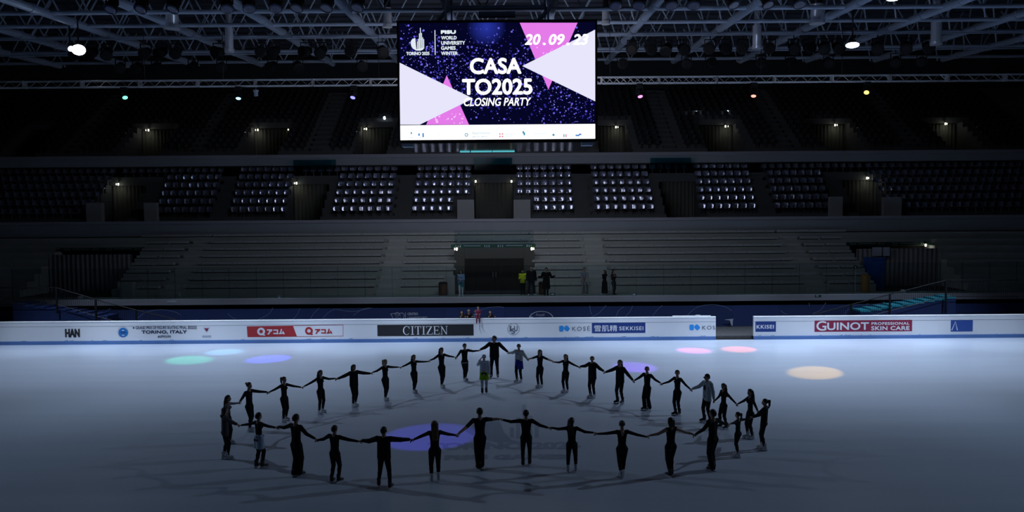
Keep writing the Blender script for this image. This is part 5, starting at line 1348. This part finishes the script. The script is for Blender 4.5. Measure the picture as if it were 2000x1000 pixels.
# the ring of skaters: pixel of the feet, pixel row of the head top, hand points shared with the neighbours
RING = [
 # back row, left to right: (foot x, foot y, head top y, options, label)
 (447, 866, 772, dict(hair='long', hairc='brown', top=(.16, .15, .16), skate='white', head_yaw=-.2), 'skater in grey top with long dark hair, partly hidden at the left end of ring'),
 (488, 842, 747, dict(hair='bun', skate='white', sex='m', foot_yaw=0), 'bareheaded skater in black with hair bun and white boots, second on the far left arc'),
 (556, 823, 736, dict(hair='ponytail', hairc='brown', midriff=True, skate='white', stance=.24, head_yaw=0), 'ponytailed skater with bare midriff, feet apart, third on the far left arc'),
 (627, 807, 723, dict(hair='long', hairc='brown', midriff=True, stance=.26, skate='white'), 'long haired skater in cropped top and tights, fourth on the far left arc'),
 (692, 794, 712, dict(hair='bob', extras=[('jacket', BLK)], stance=.18, skate='white'), 'skater in loose black jacket with arms straight out, fifth on the far left arc'),
 (753, 782, 702, dict(hair='ponytail', hairc='blond', stance=.10, skate='white'), 'slim skater with pale ponytail blowing left, sixth on the far left arc'),
 (809, 767, 693, dict(hair='long', skate='white', stance=.10, midriff=True), 'slim long haired skater below the left part of the black advert'),
 (863, 757, 679, dict(hair='long', hairc='brown', skate='white', stance=.09), 'skater with long loose hair and tall white boots, below the capitals of black advert'),
 (908, 744, 671, dict(hair='short', sex='m', skate='white', stance=.12, extras=[('hem', (.5, .5, .52))]), 'short haired skater with white shirt hem, left neighbour of the tall man'),
 (966, 738, 656, dict(hair='short', sex='m', stance=.28, wide=False, head_yaw=-.9, extras=[('jacket', BLK)]), 'tall man in black hooded jacket, legs apart, farthest point of the ring'),
 (1014, 747, 672, dict(hair='bun', hairc='brown', top=(.42, .45, .50), skate='white', head_yaw=.6, extras=[('jacket', (.42, .45, .50), 'pale grey jacket', .555), ('tied_jacket', (.014, .035, .26), 'blue jacket tied round the waist')]), 'skater in pale jacket with blue garment round the waist'),
 (1055, 757, 683, dict(hair='long', sleeves='short', skate='white', stance=.12, head_yaw=.5), 'long curly haired skater with bare forearms, below the round emblem on the boards'),
 (1105, 767, 692, dict(hair='long', skate='white', stance=.12, head_yaw=.3), 'skater with bushy hair and white boots, second right of the blue waisted one'),
 (1157, 777, 696, dict(hair='short', extras=[('hoodie', BLK)], stance=.12, skate='white', head_yaw=.5), 'skater in bulky black hooded top, third right of the blue waisted one'),
 (1211, 788, 703, dict(hair='long', extras=[('jacket', BLK)], skate='black', stance=.18, head_yaw=.5), 'long haired skater in loose black top before the purple light pool'),
 (1264, 801, 716, dict(hair='short', hairc='blond', sex='m', wide=True, stance=.14, head_yaw=.8), 'fair short haired skater in wide trousers just right of purple light pool'),
 (1323, 811, 723, dict(hair='ponytail', hairc='black', stance=.10, head_yaw=.6), 'slim ponytailed skater next to the one in pale hooded sweatshirt'),
 (1381, 825, 731, dict(hair='short', sex='m', top=(.34, .40, .46), stance=.2, extras=[('hoodie', (.34, .40, .46), 'pale grey hooded sweatshirt'), ('mark', (.05, .03, .04)), ('cap', (.012, .012, .014), 'peak')]), 'skater in pale hooded sweatshirt and dark cap on the right arc'),
 (1413, 837, 749, dict(hair='long', hairc='brown', stance=.22, head_yaw=.4), 'long haired skater in black right beside the pale sweatshirt'),
 (1465, 857, 760, dict(hair='long', stance=.12, skate='white', head_yaw=.3), 'long straight haired skater in profile, second from right end of the ring'),
 (1491, 879, 779, dict(hair='ponytail', skate='white', stance=.16, head_yaw=.2, lean=-.08, extras=[('jacket', BLK)]), 'skater with low ponytail and white boots at the right end of the ring'),
 # front row, right to left
 (1441, 893, 805, dict(hair='ponytail', stance=.12, skate='white'), 'small child skater in black between the ring end and the big man'),
 (1392, 919, 800, dict(hair='short', sex='m', wide=True, stance=.16, weight=1.08), 'broad man in black wide trousers on the near right of the ring'),
 (1310, 931, 816, dict(hair='bob', hairc='brown', sleeves=False, stance=.12, weight=1.06), 'woman in black sleeveless top with bare arms, near right side of ring'),
 (1215, 934, 822, dict(hair='bun', hairc='brown', skate='white', stance=.07, bare_back=True), 'woman in black with low backed top, legs crossed close, near right'),
 (1117, 923, 816, dict(hair='long', hairc='brown', skate='white', stance=.22, bare_back=True, head_yaw=-.6), 'woman with long wavy brown hair, white boots apart, near centre right'),
 (1028, 910, 801, dict(hair='short', sex='m', sleeves=True, stance=.2, extras=[]), 'man in black shirt and trousers, feet apart, near centre right of the ice emblem'),
 (938, 917, 797, dict(hair='short', sex='m', sleeves='short', wide=True, stance=.10), 'tall man in black short sleeved shirt and wide trousers, near centre'),
 (850, 941, 822, dict(hair='long', hairc='blond', skate='white', stance=.20), 'woman with long straight blond hair standing in the blue light pool'),
 (751, 953, 834, dict(hair='short', sex='m', sleeves=True, stance=.36, stagger=-.08, extras=[('jacket', BLK)]), 'man in black shirt stepping apart, left of the blue light pool, nearest of all'),
 (655, 943, 831, dict(hair='short', hairc='brown', sex='m', stance=.16), 'slim skater in tight black top with short hair, near left of the ring'),
 (580, 931, 809, dict(hair='short', sex='m', wide=True, stance=.10, weight=1.08), 'sturdy man in black jacket and trousers at the near left'),
 (507, 914, 806, dict(hair='short', stance=.16, extras=[('tied_jacket', (.42, .55, .70), 'pale blue garment tied round the waist')]), 'skater with pale blue garment tied round the waist at near left'),
 (441, 897, 795, dict(hair='bob', skate='white', top=(.07, .075, .08), stance=.12, extras=[('hoodie', (.07, .075, .08), 'dark grey loose jacket')], head_yaw=.3), 'skater in dark grey jacket with white boots at the left end, nearest'),
]
# joined hands, pixel between neighbour k and k+1 (the last one closes the ring)
JOIN = [(467.5, 786.5), (523.5, 766.5), (591.8, 756.5), (657, 740.2), (725.3, 729.2), (781, 717.8), (837.5, 705.7), (890.5, 698.6), (936, 684.6), (993.3, 689.2), (1031, 702), (1082, 707), (1131.7, 717), (1181, 727), (1238, 744.5),
        (1291.5, 750), (1350, 761.3), (1395, 783.7), (1440, 790.3), (1481, 806), (1467, 815.5), (1422.5, 830), (1356.3, 850), (1265, 853), (1163, 847), (1073.3, 836), (978, 819), (893.3, 849.8), (804, 859.3), (703.2, 862), (618, 860), (541, 835), (465, 831), (447, 838)]
FEET = [G(a, b) for a, b, *_ in RING]
cen = sum(FEET, Vector()) / len(FEET)
NR = len(RING)
JW = []
for k in range(NR):
    a, b = FEET[k], FEET[(k + 1) % NR]; px, py = JOIN[k]
    JW.append(P(px, py, (a.y + b.y) / 2))
hand_gap = Vector((0, 0, .012))
for k, (fx, fy, hy, opt, lab) in enumerate(RING):
    ft = FEET[k]; top = P(fx, hy, ft.y); h = top.z
    d = cen - ft; yaw = math.atan2(-d.x, d.y)
    # square the chest to the line between both hands
    hv = JW[k] - JW[k - 1]; nrm = Vector((-hv.y, hv.x))
    if nrm.dot(Vector((d.x, d.y))) < 0: nrm = -nrm
    y2 = math.atan2(-nrm.x, nrm.y); dy = (y2 - yaw + math.pi) % (2 * math.pi) - math.pi
    yaw += max(-.5, min(.5, dy * .7))
    o_ = dict(opt); o_.setdefault('sex', 'f'); o_.setdefault('skate', 'black')
    person(lab, (ft.x, ft.y, 0), h, yaw, hands=[JW[k - 1] + hand_gap * (1 if k % 2 else -1), JW[k] + hand_gap * (1 if k % 2 else -1)], group='skaters holding hands in a ring', **o_)

# the one inside the ring, seen from behind
ft = G(946, 769); h = P(946, 693, ft.y).z
person('child in white jacket and pale cap inside the ring, lime vest at waist', (ft.x, ft.y, 0), h, 0.0, sex='f', skate='black', top=(.45, .50, .60), pants=(.33, .37, .47), hair='bald', stance=.17,
       hl=[(-.17, .16, h * .88), (.24, -.02, h * .43)], extras=[('hoodie', (.47, .52, .62), 'white jacket', .535), ('tied_jacket', (.22, .42, .02), 'lime vest'), ('cap', (.45, .50, .58)), ('belt', (.01, .01, .012))])

# spectators on the lower walkway
ZF = 2.13
def stand(px, py_h, Y, lab, **k):
    x = P(px, 560, Y).x; h = P(px, py_h, Y).z - ZF
    return person(lab, (x, Y, ZF), h, math.pi + k.pop('turn', 0), lift=0.0, skate=None, res=.014, **k)
stand(900.5, 527.5, 51.8, 'woman in pale blue jacket, teal skirt and white boots by the door', hair='bob', top=(.25, .33, .48), pants=(.55, .58, .60), shoes=(.6, .62, .65), long_boots=(.62, .65, .68), stance=.16, head_pitch=-.35,
      hl=[(-.06, .22, 1.02), (.06, .22, 1.02)], extras=[('jacket', (.25, .33, .48), 'pale blue jacket'), ('skirt', (.06, .20, .24), 'short teal skirt')])
stand(1021, 526.5, 52.6, 'person in yellow high visibility jacket right of the doorway', hair='short', top=(.5, .6, .03), hl=[(-.12, .22, .95), (.16, .24, 1.0)], extras=[('jacket', (.50, .62, .03), 'yellow high visibility jacket')], sex='m', head_pitch=-.3)
stand(1038, 519.5, 52.1, 'tall man in dark jacket and white shoes beside the yellow jacket', hair='short', sex='m', top=(.012, .013, .018), pants=(.02, .024, .04), shoes=(.5, .5, .52), stance=.36, extras=[('jacket', (.012, .013, .018))])
stand(1067, 522.5, 52.0, 'man in long black coat with both arms spread out', hair='short', sex='m', top=(.009, .009, .011), hl=[(-.62, .12, 1.22), (.58, .10, 1.18)], extras=[('coat', (.009, .009, .011), 'long black coat')], head_pitch=-.3)
stand(1181, 527.5, 52.0, 'woman in long black dress and white shoes, hand at her chin', hair='long', hairc='brown', top=(.010, .010, .012), shoes=(.5, .5, .5), turn=-.7, hl=[(-.02, .15, 1.42), (.2, .08, 1.0)], extras=[('long_skirt', (.010, .010, .012), 'long black skirt')])
stand(1198.5, 527, 52.2, 'woman in patterned dark top next to the one in long dress', hair='long', top=(.06, .045, .05), pants=(.05, .05, .055), turn=.6, hl=[(-.03, .2, 1.25), (.08, .2, 1.15)])
x = P(1141, 560, 53.4).x
bx = person('man in grey shirt sitting on the lowest bench right of the doorway', (x, 53.52, ZF), 1.72, math.pi, sex='m', lift=0.0, skate=None, res=.014, top=(.24, .26, .33), pants=(.20, .22, .27), hair='short', hairc='brown', sleeves='short', seat=.72, legs=0.0, lean=.25,
       hl=[(-.1, .40, .80), (.1, .42, .80)], shoes=(.08, .08, .09))
# people leaning on the boards, standing on the rinkside floor
def leaner(px, py_h, lab, **k):
    Y = YB + .62; x = P(px, 615, Y).x; h = P(px, py_h, Y - .12).z - .2
    w = k.pop('w', .22)
    return person(lab, (x, Y, .2), h, math.pi, lift=0.0, skate=None, res=.014, lean=.22, hl=[(-w, .52, BH - .2 + .045), (w * .3, .52, BH - .2 + .045)], **k)
leaner(902.5, 607, 'woman with dark hair leaning on the boards, leftmost of the four', hair='long', top=(.012, .012, .014))
leaner(916, 603, 'man in black standing behind the boards, second of the four', hair='short', sex='m', top=(.010, .010, .012))
leaner(929.5, 604.5, 'person in blue top behind the child in pink', hair='short', top=(.04, .08, .22), sex='m')
leaner(957.5, 606.5, 'woman with long dark hair leaning on the boards, rightmost of the four', hair='long', top=(.009, .009, .011), w=.3)
# child in pink sitting on the top rail
x = P(934, 620, YB).x
kid = person('small child in pink outfit and white skates sitting on the rink boards', (x, YB + .02, 0.0), 1.12, math.pi, sex='f', lift=0.0, skate=None, res=.010, top=(.26, .035, .08), pants=(.15, .03, .05), hair='short', hairc='brown', seat=BH + .06, legs=BH - .33, lean=.08,
             hl=[(-.09, .17, BH + .22), (.09, .17, BH + .22)], shoes=(.62, .62, .66))
